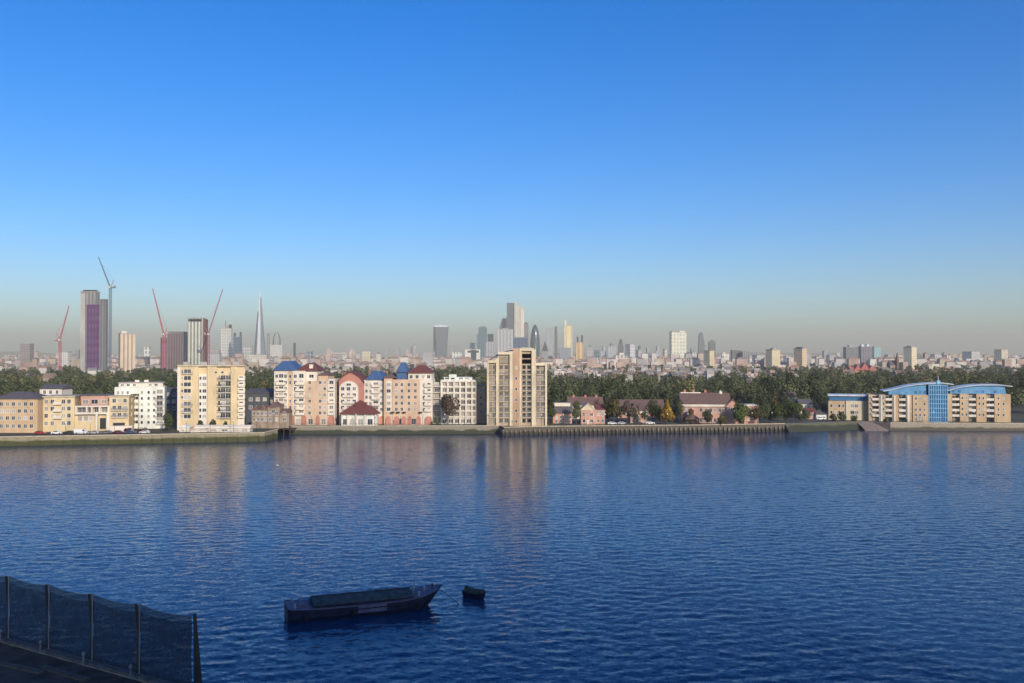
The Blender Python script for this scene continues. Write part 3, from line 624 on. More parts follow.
m = MB(); m.box(b.x(476.7), b.x(485.3), -.3, 9.3, b.z(385.5), b.z(384.6)); m.build('roof', grey, b.o)
for q in (392, 399, 406, 413): win(b.o, b.x(481), b.z(q), 1.2, 1.5)
# ---- tallest brick tower
b = Bld('brick_tower', 'tall stepped cream and brown brick riverside tower with glazed balcony bays', 'apartment tower', 487, 547, 424)
X_, Z_ = b.x, b.z
m = MB(); m.box(X_(487), X_(498), .5, 18, 0, Z_(361)); m.box(X_(498), X_(513), .45, 18.05, 0, Z_(353)); m.box(X_(519), X_(534), .42, 18.1, 0, Z_(349)); m.box(X_(534), X_(546.5), .52, 17.9, 0, Z_(364)); m.build('wall', M('brown_brick', (.44, .33, .22), scale=.5), b.o)
m = MB(); m.box(X_(513), X_(519.4), -.8, 17.8, 0, Z_(348.2)); m.build('brick_shaft', M('warm_brick', (.46, .30, .20)), b.o)
for p0, p1, q in ((487, 488.8, 362), (496, 498.6, 358.5), (509.6, 512.9, 351.5), (519.5, 521.5, 349.5), (531.6, 535.6, 349.5), (545, 547, 363.5)):
    m = MB(); m.box(X_(p0), X_(p1), -.6, .55, 0, Z_(q)); m.build('pilaster', cream, b.o)
for p0, p1, q in ((487.4, 498, 361), (498, 512.8, 352.6), (519.6, 534, 349), (534.4, 546.6, 363.6)):
    m = MB(); m.box(X_(p0) + .05, X_(p1) - .05, -.75, .3, Z_(q) - .9, Z_(q) + .35); m.build('cornice', cream, b.o)
xa, xb = X_(487), X_(513); n = 10
arc = [(xa + (xb - xa) * i / n, Z_(362) + (Z_(351) - Z_(362)) * math.sin(math.pi / 2 * i / n)) for i in range(n + 1)]
m = MB(); m.prism_y(arc + [(x, z + .45) for x, z in reversed(arc)], 1.2, 17.8); m.build('roof', slate, b.o)
m = MB(); m.box(X_(521), X_(532), 4, 14, Z_(349) + .01, Z_(347.2)); m.build('roof_plant', grey, b.o)
for i in range(11):
    q = 369.2 + 5.35 * i; z = Z_(q)
    for p, ww in ((492.4, 6.4), (503.8, 10.2), (526.5, 9.4), (540.3, 8.6)):
        for sgn in (-1, 1): win(b.o, X_(p) + sgn * b.w(ww) * .26, z, b.w(ww) * .38, 1.9, 1, glass_t, grey, y=.45)
        if i and i != 10: balc(b.o, X_(p), z - .1, b.w(ww), .7, y=.45, mat=cream)
    if i % 2 == 0: win(b.o, X_(516.2), z, 1.0, 1.4, 0, y=-.8)
for q in (363.6, 358): win(b.o, X_(504), Z_(q), b.w(9), 2.0, 2, glass_t, dark, y=.45)
for q in (363.6, 358.1): win(b.o, X_(526.5), Z_(q), b.w(9), 2.0, 2, glass_t, dark, y=.45)
# ---------------------------------------------------------------- brick cottages
b = Bld('terraced_house', 'low brick terraced house with slate roof and white dormer strip beside the tallest tower', 'house', 553, 572, 438)
X_, Z_ = b.x, b.z
m = MB(); m.box(X_(553), X_(572), 0, 9, 0, Z_(413)); m.build('wall', pinkb, b.o)
m = MB(); m.gable_x(X_(552.4), X_(572.6), -.6, 9.6, Z_(413) + .005, Z_(402.5)); m.build('roof', slate, b.o)
m = MB(); m.box(X_(554), X_(570.5), 1.6, 4.2, Z_(406.5), Z_(403.2)); m.build('dormer', white, b.o)
for p in (556.5, 561, 566, 570): win(b.o, X_(p), Z_(418.5), 1.2, 1.4); win(b.o, X_(p), .3, 1.2, 1.5)
b = Bld('long_terrace', 'long brown roofed terrace half hidden behind the pink gabled cottage', 'house', 568, 603, 470)
X_, Z_ = b.x, b.z
m = MB(); m.box(X_(568), X_(603), 0, 9, 0, Z_(405)); m.build('wall', white, b.o)
m = MB(); m.gable_x(X_(567.4), X_(603.6), -.6, 9.6, Z_(405) + .005, Z_(397)); m.build('roof', brownr, b.o)
for p in (574, 586, 597):
    m = MB(); m.box(X_(p) - .5, X_(p) + .5, 4, 5, Z_(399), Z_(395.3)); m.build('chimney', redb, b.o)
for p in range(571, 603, 5): win(b.o, X_(p), Z_(410.5), 1.3, 1.5)
b = Bld('pink_cottage', 'pink brick cottage with a cream pointed gable facing the river', 'house', 580, 605.5, 432)
X_, Z_ = b.x, b.z
m = MB(); m.box(X_(581), X_(595), 0, 9, 0, Z_(410)); m.box(X_(595) + .01, X_(605), 1.2, 9, 0, Z_(411)); m.build('wall', pinkb, b.o)
m = MB(); m.prism_y([(X_(581) - .1, Z_(410)), (X_(595) + .1, Z_(410)), (X_(588), Z_(404))], -.06, .4); m.build('gable', cream, b.o)
m = MB()
rp = [(X_(580.2), Z_(410.6)), (X_(588), Z_(403.8)), (X_(595.9), Z_(410.6))]; m.prism_y([rp[0], (rp[1][0], rp[1][1]), rp[2], (rp[2][0], rp[2][1] + .4), (rp[1][0], rp[1][1] + .45), (rp[0][0], rp[0][1] + .4)], -.5, 9.4); m.build('roof', cream, b.o)
m = MB(); m.gable_x(X_(595) + .5, X_(606), .6, 9.5, Z_(411) + .005, Z_(404.5)); m.build('roof', maroon, b.o)
m = MB(); m.box(X_(595), X_(605.2), .6, 1.15, Z_(411.6), Z_(410.2)); m.build('fascia', white, b.o)
for p in (584, 591.5): win(b.o, X_(p), Z_(416), 1.4, 1.6, 1); win(b.o, X_(p), Z_(422.4), 1.4, 1.6, 1)
for p in (598.5, 602.8): win(b.o, X_(p), Z_(416), 1.2, 1.5, 1, y=1.2); win(b.o, X_(p), Z_(422.4), 1.2, 1.5, 1, y=1.2)
m = MB(); m.box(-.5, .5, -.1, .04, 0, 2.1); m.build('door', white, b.o, (X_(587.9), 0, 0))
b = Bld('brown_cottage', 'brown brick cottage with white balcony half hidden by an olive tree', 'house', 630, 647, 440)
X_, Z_ = b.x, b.z
m = MB(); m.box(X_(630), X_(647), 0, 9, 0, Z_(411)); m.build('wall', pinkb, b.o)
m = MB(); m.gable_y(X_(629.2), X_(639), -.5, 9.5, Z_(411) + .005, Z_(404)); m.gable_x(X_(639.1), X_(647.8), -.4, 9.4, Z_(411) + .007, Z_(406)); m.build('roof', brownr, b.o)
balc(b.o, X_(643), Z_(413.2), 3.6, 1.2, True)
for p in (633, 637, 643): win(b.o, X_(p), Z_(417.5), 1.3, 1.6, 1); win(b.o, X_(p), .3, 1.3, 1.7, 1)
b = Bld('long_cottages', 'row of cottages with one long brown roof below the dark wood', 'house', 618, 664, 478)
X_, Z_ = b.x, b.z
m = MB(); m.box(X_(618), X_(664), 0, 9, 0, Z_(407)); m.build('wall', pinkb, b.o)
m = MB(); m.gable_x(X_(617.4), X_(664.6), -.6, 9.6, Z_(407) + .005, Z_(399.8)); m.build('roof', brownr, b.o)
for p in range(621, 664, 6): win(b.o, X_(p), Z_(411.6), 1.3, 1.5)
b = Bld('brick_wharf', 'long pink brick wharf building with a broad brown roof and white fascia', 'wharf building', 680, 736, 440, -.1)
X_, Z_ = b.x, b.z
m = MB(); m.box(X_(681), X_(733), 0, 14, 0, Z_(404)); m.build('wall', pinkb, b.o)
m = MB(); m.gable_x(X_(680), X_(731), -.6, 14.6, Z_(404) + .005, Z_(393.2)); m.build('roof', brownr, b.o)
m = MB(); m.box(X_(680.4), X_(729), -.75, -.05, Z_(406.6), Z_(404.4)); m.build('fascia', white, b.o)
m = MB(); m.box(X_(681.5), X_(702), 6.6, 7.6, Z_(394.2), Z_(392.8)); m.build('roof_light', white, b.o)
xc = X_(732); m = MB(); m.prism_y([(xc - 2.8, 0), (xc + 2.8, 0), (xc + 2.8, Z_(405.5)), (xc, Z_(400)), (xc - 2.8, Z_(405.5))], -1.2, 10); m.build('gable_wing', pinkb, b.o)
m = MB(); m.prism_y([(xc - 3.3, Z_(406)), (xc, Z_(399.8)), (xc + 3.3, Z_(406)), (xc + 3.3, Z_(406) + .45), (xc, Z_(399.8) + .5), (xc - 3.3, Z_(406) + .45)], -1.6, 10.2); m.build('roof', brownr, b.o)
m = MB(); m.lathe([(.9, Z_(396)), (.9, Z_(393)), (.5, Z_(391.6)), (.08, Z_(390.8))], 10, cx=X_(722), cy=7); m.build('cupola', white, b.o)
for p in (686, 691, 701, 706, 710.5, 715, 719.5, 724):
    win(b.o, X_(p), Z_(412), 1.4, 1.9, 1); win(b.o, X_(p), .5, 1.4, 2.0, 1)
win(b.o, xc, Z_(411), 1.6, 1.9, 1, y=-1.2)
for p in (686, 695, 707):
    m = MB(); m.box(X_(p) - .5, X_(p) + .5, 7.8, 8.8, Z_(394), Z_(390.4)); m.build('chimney', redb, b.o)
b = Bld('wharf_end_house', 'square pink brick end house with flat white parapet beside a green tree', 'house', 744, 758, 436)
X_, Z_ = b.x, b.z
m = MB(); m.box(X_(744), X_(758), 0, 10, 0, Z_(406)); m.build('wall', pinkb, b.o)
m = MB(); m.box(X_(743.6), X_(758.4), -.3, 10.3, Z_(406) + .004, Z_(404.8)); m.build('parapet', white, b.o)
for p in (748.5, 753.8): win(b.o, X_(p), Z_(413.3), 1.3, 1.7, 1); win(b.o, X_(p), Z_(420.6), 1.3, 1.7, 1)
m = MB(); m.prism_y([(-1.4, 0), (1.4, 0), (1.4, 1.4), (.8, 2.2), (-.8, 2.2), (-1.4, 1.4)], -.12, .03); m.build('archway', maroon, b.o, (X_(751), 0, 0))
o = thing('tent_roof_gazebo', 'brown pyramid roofed gazebo beside a dark round tree on the promenade', 'gazebo', (sx(692.5, 434), 434, ZG))
m = MB(); m.hip(-3.4, 3.4, 0, 6.8, 2.305, 5.2); m.build('roof', brownr, o)
m = MB(); m.box(-1, 1, 2.4, 4.4, 4.7, 6); m.hip(-1.3, 1.3, 2.1, 4.7, 6.005, 7.2); m.build('roof_lantern', maroon, o)
me = MB(); me.box(-.15, .15, -.15, .15, 0, 2.3); me = me.mesh('post', timber)
for x in (-3, 0, 3):
    for y in (.4, 6.4): put(me, 'post', o, (x, y, 0))
# small houses and sheds near the slope
for (p0, p1, q0, q1, Y, wm_, rm_, lab) in ((799, 812, 404, 399, 480, white, slate, 'small white house with grey roof among trees above the grass bank'), (806, 816, 412, 408, 468, pinkb, maroon, 'small pink brick lodge below the white house above the grass bank'), (816, 827, 414.5, 411, 466, palew, slate, 'pale low shed beside the yellow end of the blue roofed flats'), (786, 796, 397, 392, 520, cream, brownr, 'cream gabled house peeping out of the tall dark trees')):
    b = Bld('small_house', lab, 'house', p0, p1, Y)
    m = MB(); m.box(b.x(p0), b.x(p1), 0, 7, 0, b.z(q0)); m.build('wall', wm_, b.o)
    m = MB(); m.gable_x(b.x(p0) - .3, b.x(p1) + .3, -.4, 7.4, b.z(q0) + .005, b.z(q1)); m.build('roof', rm_, b.o)
    for f in (.25, .7): win(b.o, b.x(p0 + (p1 - p0) * f), b.z(q0) - 2.2, 1.1, 1.3)
# ---------------------------------------------------------------- blue glazed flats
bsteel = M('blue_steel', (.22, .46, .66), rough=.5); bclad = M('blue_cladding', (.12, .30, .50), rough=.45); alu = M('aluminium_roof', (.60, .64, .66), rough=.4)
b = Bld('cream_wing', 'low tan and cream riverside wing with a glazed attic next to the blue roofed flats', 'apartment block', 827, 868, 462, -.30)
X_, Z_ = b.x, b.z; zt = Z_(401)
m = MB(); m.box(X_(828), X_(845.5), 0, 14, 0, zt); m.box(X_(863), X_(868), .3, 13.9, 0, zt - .03); m.build('wall', tan, b.o)
m = MB(); m.box(X_(845.5) + .02, X_(863) - .02, -.5, 13.8, 0, zt + .1); m.build('cream_wall', cream, b.o)
m = MB(); m.box(X_(829), X_(867), 1.6, 13, zt + .12, Z_(396.2)); m.build('attic', glass_b, b.o)
m = MB(); m.box(X_(827.6), X_(868), .6, 13.8, Z_(396.2), Z_(394.8)); m.build('roof', alu, b.o)
for q in (407.5, 414):
    for p in (831, 835, 839, 843): win(b.o, X_(p), Z_(q), 1.1, 1.6, 0)
    for p in (852, 856): win(b.o, X_(p), Z_(q), 1.8, 1.8, 1, y=-.5)
b = Bld('blue_roofed_flats', 'tan brick riverside flats with a blue glazed atrium under a sweeping curved blue roof', 'apartment block', 868, 947, 450, -.28)
X_, Z_ = b.x, b.z; zt = Z_(394.8)
m = MB()
for p0, p1, y in ((868, 871.4, .8), (878.4, 884.6, .1), (892, 898, .05), (905.8, 912.4, .1), (912.4, 928, -.4)): m.box(X_(p0) + .01, X_(p1), y, 16, 0, zt - y * .05)
for p0, p1 in ((871.4, 878.4), (884.6, 892), (898, 905.8)): m.box(X_(p0) + .01, X_(p1), 1.9, 15.8, 0, zt - .3)
m.build('wall', tan, b.o)
for p0, p1 in ((880, 881.6), (893.5, 895), (907, 909)):
    m = MB(); m.box(X_(p0), X_(p1), -.25, .05, 0, zt - .4); m.build('white_strip', palew, b.o)
def roofline(pts, n=26):
    out = []
    for i in range(n + 1):
        p = pts[0][0] + (pts[-1][0] - pts[0][0]) * i / n
        for (a, za), (c, zc) in zip(pts[:-1], pts[1:]):
            if a <= p <= c + 1e-6: out.append((X_(p), Z_(za + (zc - za) * (p - a) / (c - a)))); break
    return out
rl_ = roofline([(883, 391.8), (892, 390.2), (904, 387), (916, 385), (928, 383.8), (940, 383), (953, 384.4)])
under = [(x, z - .05) for x, z in rl_ if X_(886) <= x <= X_(928)]
m = MB(); m.prism_y([(under[0][0], zt + .02), (under[-1][0], zt + .02)] + list(reversed(under)), .6, 13); m.build('attic', bclad, b.o)
for p in (893, 897.5, 902, 906.5, 911, 915.5, 920, 924.5): win(b.o, X_(p), zt + .35, 1.5, max(.7, (391.2 - max(386.5, 391.2 - (p - 886) * .15)) / F * 448 * .8), 0, glass_b, bsteel, y=.6)
m = MB(); m.prism_y(rl_ + [(x, z + .35) for x, z in reversed(rl_)], -.5, 15.5); m.build('curved_roof', alu, b.o)
m = MB(); m.box(X_(928) + .03, X_(947) - .03, -.2, 15, 0, Z_(384.3)); m.build('atrium_glazing', glass_b, b.o)
m = MB()
for i in range(9):
    x = X_(928.4) + (X_(946.6) - X_(928.4)) * i / 8; m.box(x - .14, x + .14, -.55, -.21, 0, Z_(384.5))
for i in range(9):
    z = .2 + (Z_(384.8) - .4) * i / 8; m.box(X_(928.2), X_(946.8), -.48, -.22, z - .16, z + .16)
m.build('atrium_frame', bsteel, b.o)
m = MB(); m.box(X_(936.2), X_(939.4), -.9, 2, Z_(384), Z_(380.4)); m.build('lift_tower', bsteel, b.o)
m = MB(); m.tube([(X_(937.8), .5, Z_(380.4)), (X_(937.8), .5, Z_(376))], .12, k=6); m.build('mast', alu, b.o)
for q in (400.2, 405.7, 411.2, 416.7):
    z = Z_(q)
    for p in (875, 888.3, 902): win(b.o, X_(p), z, 2.8, 2.0, 1, y=1.9); balc(b.o, X_(p), z - .15, 3.0, 1.7, True, white, y=1.9)
    for p in (915.5, 919.5, 924): win(b.o, X_(p), z + .2, .9, 1.4, 0, y=-.4)
    for p in (869.6, 883.2): win(b.o, X_(p), z + .2, .8, 1.4, 0, y=.8 if p < 870 else .1)
for p in (875, 888.3, 902, 919): win(b.o, X_(p), .2, 2.6, 2.2, 1, glass, dark, y=1.9 if p < 910 else -.4)
b = Bld('blue_roofed_wing', 'second tan brick wing with dark balcony bays under a lower curved blue roof', 'apartment block', 947, 1010, 449, -.26)
X_, Z_ = b.x, b.z; zt = Z_(394)
m = MB()
for p0, p1 in ((947, 951.5), (959.4, 968), (976, 986), (994, 1010)): m.box(X_(p0) + .03, X_(p1), 0, 15, 0, zt)
for p0, p1 in ((951.5, 959.4), (968, 976), (986, 994)): m.box(X_(p0) + .03, X_(p1), 1.9, 14.8, 0, zt - .2)
m.build('wall', tan, b.o)
rl_ = roofline([(947.6, 391.2), (956, 388.6), (966, 386.8), (980, 385.4), (1000, 385.2), (1012, 386.4)])
m = MB(); m.prism_y([(X_(950), zt + .02), (X_(1006), zt + .02)] + list(reversed([(x, z - .05) for x, z in rl_ if X_(950) <= x <= X_(1006)])), .6, 13); m.build('attic', bclad, b.o)
m = MB(); m.prism_y(rl_ + [(x, z + .35) for x, z in reversed(rl_)], -.5, 15.5); m.build('curved_roof', alu, b.o)
for q in (400, 405.5, 411, 416.5):
    z = Z_(q)
    for p in (955.4, 972, 990): win(b.o, X_(p), z, 2.9, 2.0, 1, y=1.9); balc(b.o, X_(p), z - .15, 3.2, 1.7, True, white, y=1.9)
    for p in (962, 966, 979, 983, 998, 1003): win(b.o, X_(p), z + .2, .9, 1.4, 0)
for p in range(953, 1004, 6): win(b.o, X_(p), zt + .4, 1.6, 1.6, 0, glass_b, bsteel, y=.6)
for p in (955.4, 972, 990): win(b.o, X_(p), .2, 2.6, 2.2, 1, glass, dark, y=1.9)

# ================================================================ trees one can tell apart
tree(169.5, 17, 409, 391, 'dark green bushy tree between the white block and the tall yellow flats', leaf_g, .25, trunk=.08, n=1100)
tree(448, 25, 394, 424, 'round brown autumn tree in front of the white grid of flats', leaf_n, .45, trunk=.2, n=1300)
tree(258, 14, 372, 500, 'tall green tree rising behind the dark warehouse, nearer the yellow flats', leaf_g, .5)
tree(268, 13, 374, 508, 'tall green tree rising behind the dark warehouse, nearer the pink flats', leaf_g, .4)
tree(552, 14, 401, 434, 'dark narrow tree hard against the brick tower beside the terraced house', leaf_g, .2)
tree(576, 15, 401, 429, 'green tree between the terraced house and the pink gabled cottage', leaf_g, .55)
tree(614, 25, 397, 433, 'broad olive brown tree just beyond the pink cottage', leaf_o, .5, n=1200)
tree(627, 17, 400, 431, 'thin brown autumn tree before the brown brick cottage', leaf_n, .5)
tree(652, 15, 399, 442, 'dark green tree between the brown cottage and the golden tree', leaf_g, .3)
tree(667, 22, 398, 432, 'golden yellow cone shaped autumn tree on the promenade', leaf_y, .5, True, n=2000, trunk=.08)
tree(679, 14, 399, 440, 'dark green tree between the golden tree and the brick wharf', leaf_g, .35)
tree(707.5, 15, 408.5, 430, 'dark green ball shaped tree in front of the brick wharf', leaf_g, .15, n=1200, trunk=.06)
tree(738.5, 24, 402, 431, 'bright green round tree before the gable of the brick wharf', leaf_b, .5, n=1300, trunk=.1)
tree(765, 18, 401, 437, 'dark green tree beside the square pink end house', leaf_g, .25)
tree(779, 19, 404, 440, 'green tree above the grass bank, next to the dark one', leaf_b, .2)
tree(793, 22, 401, 446, 'bright green spreading tree above the grass bank', leaf_b, .45, n=1200)
tree(772, 26, 373, 540, 'very tall dark tree, first of three rising above the wood', leaf_g, .05, n=1500)
tree(790, 22, 371, 560, 'very tall dark tree, middle of three rising above the wood', leaf_g, .1, n=1500)
tree(812, 28, 374, 540, 'very tall dark tree above the sheds, last of three rising above the wood', leaf_g, .18, n=1500)
for i, (p, wd, q, Y) in enumerate([(558, 17, 384, 520), (574, 18, 381, 540), (592, 19, 383, 530), (609, 17, 380, 550), (627, 19, 384, 520), (645, 18, 382, 530), (662, 20, 384, 520), (681, 18, 383, 545), (699, 19, 381, 530), (717, 18, 384, 520), (735, 19, 382, 535), (752, 20, 380, 525), (836, 22, 378, 560), (856, 22, 380, 545), (877, 22, 378, 570), (900, 22, 376, 580), (70, 22, 378, 520), (92, 24, 380, 500), (116, 22, 376, 530), (140, 22, 374, 540), (163, 20, 376, 530), (30, 24, 379, 520), (420, 18, 372, 560), (478, 18, 372, 560)]):
    tree(p, wd, q, Y, 'green tree along the near edge of the dark wood behind the waterside houses', leaf_g, .2 + .5 * random.random(), group='trees along the near edge of the wood', n=700)
for i, (p, wd, q, Y) in enumerate([(562, 13, 403, 456), (600, 14, 405, 440), (634, 14, 403, 448), (620, 14, 405, 447), (659, 14, 405, 436), (672, 13, 404, 446), (757, 16, 403, 434), (570, 13, 406, 444), (634, 11, 407, 434), (644, 10, 409, 434), (598, 12, 399, 462), (608, 12, 404, 446), (640, 12, 403, 452), (657, 13, 404, 449), (690, 11, 408, 436), (717, 13, 404, 458), (752, 13, 398, 470), (762, 16, 394, 480), (775, 17, 390, 490), (788, 18, 392, 485), (800, 16, 396, 492), (770, 12, 409, 446), (786, 13, 408, 450), (806, 12, 409, 455), (815, 11, 406, 480), (824, 14, 400, 490), (836, 14, 391, 500), (800, 11, 413, 449), (758, 9, 412, 442)]):
    tree(p, wd, q, Y, 'green tree growing close among the brick cottages and above the grass bank', (leaf_b, leaf_g, leaf_o, leaf_g)[i % 4], .1 + .4 * random.random(), group='trees among the cottages', n=800, trunk=.1)
shrub(722, 12, 414.5, 429, 'low olive bush between the dark ball tree and the bright green tree', leaf_o, .5)
for p, q, lab in ((201, 419, 'small dark bush against the white bay of the yellow flats'), (213, 418, 'taller dark bush at the middle of the yellow flats'), (226, 420, 'low dark bush below the balconies of the yellow flats')): shrub(p, 7, q + 1, 397, lab, leaf_g, .2)
shrub(437, 7, 417, 426, 'small green bush at the foot of the bare brown tree', leaf_g, .6)
shrub(548, 7, 419, 428, 'small grey green bush at the corner of the brick tower', leaf_o, .2)
shrub(143, 22, 427.3, 388, 'dark red hedge along the foot of the white block', leaf_r, .5, name='hedge', n=700)
shrub(128, 12, 427.6, 387, 'short dark red hedge by the porch of the yellow house', leaf_r, .4, name='hedge')
for p, wd, q, lab in ((833, 11, 413, 'dark bush at the tan end of the cream wing'), (841, 12, 412, 'rounded dark bush before the cream wing'), (853, 9, 414.5, 'low dark bush by the shingle slope'), (885, 6, 418, 'small bush at the first pier of the blue roofed flats'), (905, 5, 418.5, 'small bush before the balcony bay near the atrium')): shrub(p, wd, q, 452 if p < 860 else 446, lab, leaf_g, .25)
lm = MB(); lm.tube([(0, 0, 0), (0, 0, 5.0)], .09, k=7, r1=.06); lpost = lm.mesh('post', dark)
lm = MB(); lm.lathe([(.1, 5.0), (.28, 5.25), (.3, 5.5), (.05, 5.75)], 8); llant = lm.mesh('lantern', palew)
for (p0, p1, n_) in ((62, 262, 9), (300, 500, 9), (510, 785, 13), (880, 1010, 6)):
    for i in range(n_):
        p = p0 + (p1 - p0) * (i + .5) / n_
        for (xa, ya), (xb, yb) in zip(EDGE[:-1], EDGE[1:]):
            yy = ya + (yb - ya) * .5; xx = sx(p, yy)
            if xa <= xx <= xb and xb - xa > 8: break
        yy = ya + (yb - ya) * (xx - xa) / (xb - xa) + 1.6
        o = thing('lamp_post', 'slim dark lamp post with pale lantern standing along the far promenade', 'lamp post', (xx, yy, ZG), 0, 'lamp posts along the far promenade'); put(lpost, 'post', o); put(llant, 'lantern', o)
for (a, b_, lab) in ((2, 3, 'thin dark railing on the wall below the yellow wharf houses'), (4, 5, 'thin dark railing on the wall below the pink gabled flats'), (7, 8, 'thin dark railing on the piled wall before the pink gabled cottage'), (8, 9, 'thin dark railing on the piled wall before the brick wharf'), (13, 14, 'thin dark railing on the pale quay before the blue glazed flats')):
    (xa, ya), (xb, yb) = EDGE[a], EDGE[b_]; L_ = math.hypot(xb - xa, yb - ya); o = thing('promenade_railing', lab, 'railing', (xa, ya + .45, ZG + .45), math.atan2(yb - ya, xb - xa))
    m = MB(); m.box(.3, L_ - .3, -.03, .03, .98, 1.05); m.box(.3, L_ - .3, -.02, .02, .5, .54); m.build('rails', dark, o)
    me = MB(); me.box(-.04, .04, -.04, .04, 0, .975); me = me.mesh('post', dark)
    for i in range(int(L_ / 3)): put(me, 'post', o, (.6 + 3 * i, 0, 0))
# ================================================================ cars
tyre = M('tyre', (.02, .02, .02)); cglass = M('car_glass', (.03, .035, .04), rough=.1, spec=.5)
paints = {k: M('paint_' + k, c, rough=.3, var=.03, spec=.5) for k, c in dict(white=(.75, .75, .73), silver=(.45, .46, .47), black=(.03, .03, .035), red=(.30, .03, .03), blue=(.05, .08, .18), maroon=(.14, .03, .05), grey=(.18, .18, .19)).items()}
def car(x, y, rz, paint, label, van=False):
    o = thing('parked_car' if not van else 'parked_van', label, 'car' if not van else 'van', (x, y, ZG + .012), rz)
    b = MB(); h = 1.0 if not van else 1.2
    prof = [(-2.1, .32), (2.1, .32), (2.15, .7), (1.95, .88), (1.1, .98), (.5, 1.42), (-1.1, 1.45), (-1.75, 1.02), (-2.15, .95)] if not van else [(-2.5, .35), (2.5, .35), (2.55, .9), (2.2, 1.2), (1.6, 2.1), (-2.5, 2.15)]
    b.prism_y(prof, -.85, .85); b.build('body', paints[paint], o)
    g = MB(); gp = [(-1.45, 1.02), (.92, 1.02), (.46, 1.36), (-1.05, 1.39)] if not van else [(1.0, 1.25), (2.05, 1.25), (1.62, 1.95), (1.0, 1.95)]
    g.prism_y(gp, -.87, .87); g.build('window', cglass, o)
    me = MB(); me.prism_y([(.32 * math.cos(a * math.pi / 5), .32 * math.sin(a * math.pi / 5)) for a in range(10)], -.1, .1); me = me.mesh('wheel', tyre)
    for wx in (-1.3, 1.35):
        for wy in (-.82, .82): put(me, 'wheel', o, (wx * (1.15 if van else 1), wy, .32))
    l = MB(); l.box(-.05, .04, -.2, .2, -.08, .08); l = l.mesh('headlight', frame_w)
    for wy in (-.6, .6): put(l, 'headlight', o, (2.16 if not van else 2.54, wy, .66))
road = lambda p, f=.5: (sx(p, 384), 378 + (p - 60) * .04 + f)
for p, c, lab, v in ((64, 'white', 'white car parked at the far end of the quay road by the yellow house', 0), (75, 'black', 'black car parked next to the white one at the far end of the quay road', 0), (86.5, 'white', 'white van parked on the quay road below the framed terraces', 1), (99, 'silver', 'silver car parked in front of the dark doorway of the yellow house', 0), (111, 'grey', 'grey car parked before the white porch', 0), (122.5, 'maroon', 'maroon car parked at the near end of the yellow house', 0), (134, 'blue', 'dark blue car parked before the recess of the white block', 0), (147, 'white', 'white car parked before the red hedge of the white block', 0), (48, 'red', 'red car parked beyond the white one on the quay road', 0)):
    x, y = road(p); car(x, y, (0 if p % 2 < 1 else math.pi) + .03, c, lab, v)
for p, Y, c, lab in ((612, 431.5, 'white', 'white car parked on the promenade beneath the olive brown tree'), (622, 432, 'silver', 'silver car parked before the thin brown tree'), (638, 433, 'black', 'black car parked before the brown brick cottage'), (650, 433.5, 'white', 'white car parked on the promenade beside the golden tree'), (820, 463, 'white', 'white car parked outside the pale shed near the cream wing')): car(sx(p, Y), Y, .05, c, lab)
# ================================================================ barge, dinghy, gull
hullm = M('black_hull_paint', (.016, .020, .042), rough=.55, var=.4, scale=.8); deckm = M('purple_grey_deck', (.15, .12, .16), rough=.7, var=.3, scale=1.0); tarp = M('green_grey_tarpaulin', (.055, .07, .07), rough=.85, var=.3, scale=1.2)
rust = M('faded_nameplate', (.13, .13, .19), rough=.7, var=.3, scale=2)
ropem = M('rope', (.10, .09, .07))
bx0, by0, bx1, by1 = sx(287, 126), 126.0, sx(439, 133.5), 133.5
o = thing('barge', 'long black moored barge with a green grey covered hold and raked bow', 'barge', ((bx0 + bx1) / 2, (by0 + by1) / 2, 0), math.atan2(by1 - by0, bx1 - bx0))
L = math.hypot(bx1 - bx0, by1 - by0)
st = [(-.5, .80, .92, 1.85), (-.485, .93, 1.0, 1.80), (-.44, 1.0, 1.0, 1.7), (-.3, 1.0, 1.0, 1.52), (0, 1, 1, 1.45), (.25, .97, 1, 1.58), (.36, .82, .96, 1.88), (.43, .5, .80, 2.2), (.48, .2, .55, 2.5), (.522, .03, .09, 2.8)]
hb = 2.55
def ring(f, a, c, zs):
    x = f * L; x0 = x - (max(0, f - .36) * L * .75)
    return [(x0, 0, -.7), (x0, -hb * a * .8, -.6), (x0 + (x - x0) * .35, -hb * (a * .75 + c * .25), .5), (x, -hb * c, zs), (x, 0, zs + .06), (x, hb * c, zs), (x0 + (x - x0) * .35, hb * (a * .75 + c * .25), .5), (x0, hb * a * .8, -.6)]
m = MB(); m.loft([ring(*s) for s in st]); m.build('hull', hullm, o)
def strip(fr, inset, dz, hh, mat, name, wdt=.12):
    m = MB()
    for side in (-1, 1):
        pr = [(s[0] * L, side * (hb * s[2] - inset), s[3] + dz) for s in st if fr[0] <= s[0] <= fr[1]]
        for a, c in zip(pr[:-1], pr[1:]):
            m.loft([[(a[0], a[1] - wdt / 2, a[2] + k), (c[0], c[1] - wdt / 2, c[2] + k), (c[0], c[1] + wdt / 2, c[2] + k), (a[0], a[1] + wdt / 2, a[2] + k)] for k in (0, hh)])
    m.build(name, mat, o)
strip((-.5, .52), .05, .0, .12, deckm, 'bulwark'); strip((-.49, .43), -.06, -.42, .16, hullm, 'rubbing_strake', .14)
m = MB()
for (f0, a0, c0, z0), (f1, a1, c1, z1) in zip(st[:-1], st[1:]):
    if f1 <= .52: m.poly([(f0 * L, -hb * c0 + .12, z0 + .07), (f1 * L, -hb * c1 + .12, z1 + .07), (f1 * L, hb * c1 - .12, z1 + .07), (f0 * L, hb * c0 - .12, z0 + .07)])
m.build('deck', deckm, o)
h0, h1 = -.34 * L, .30 * L
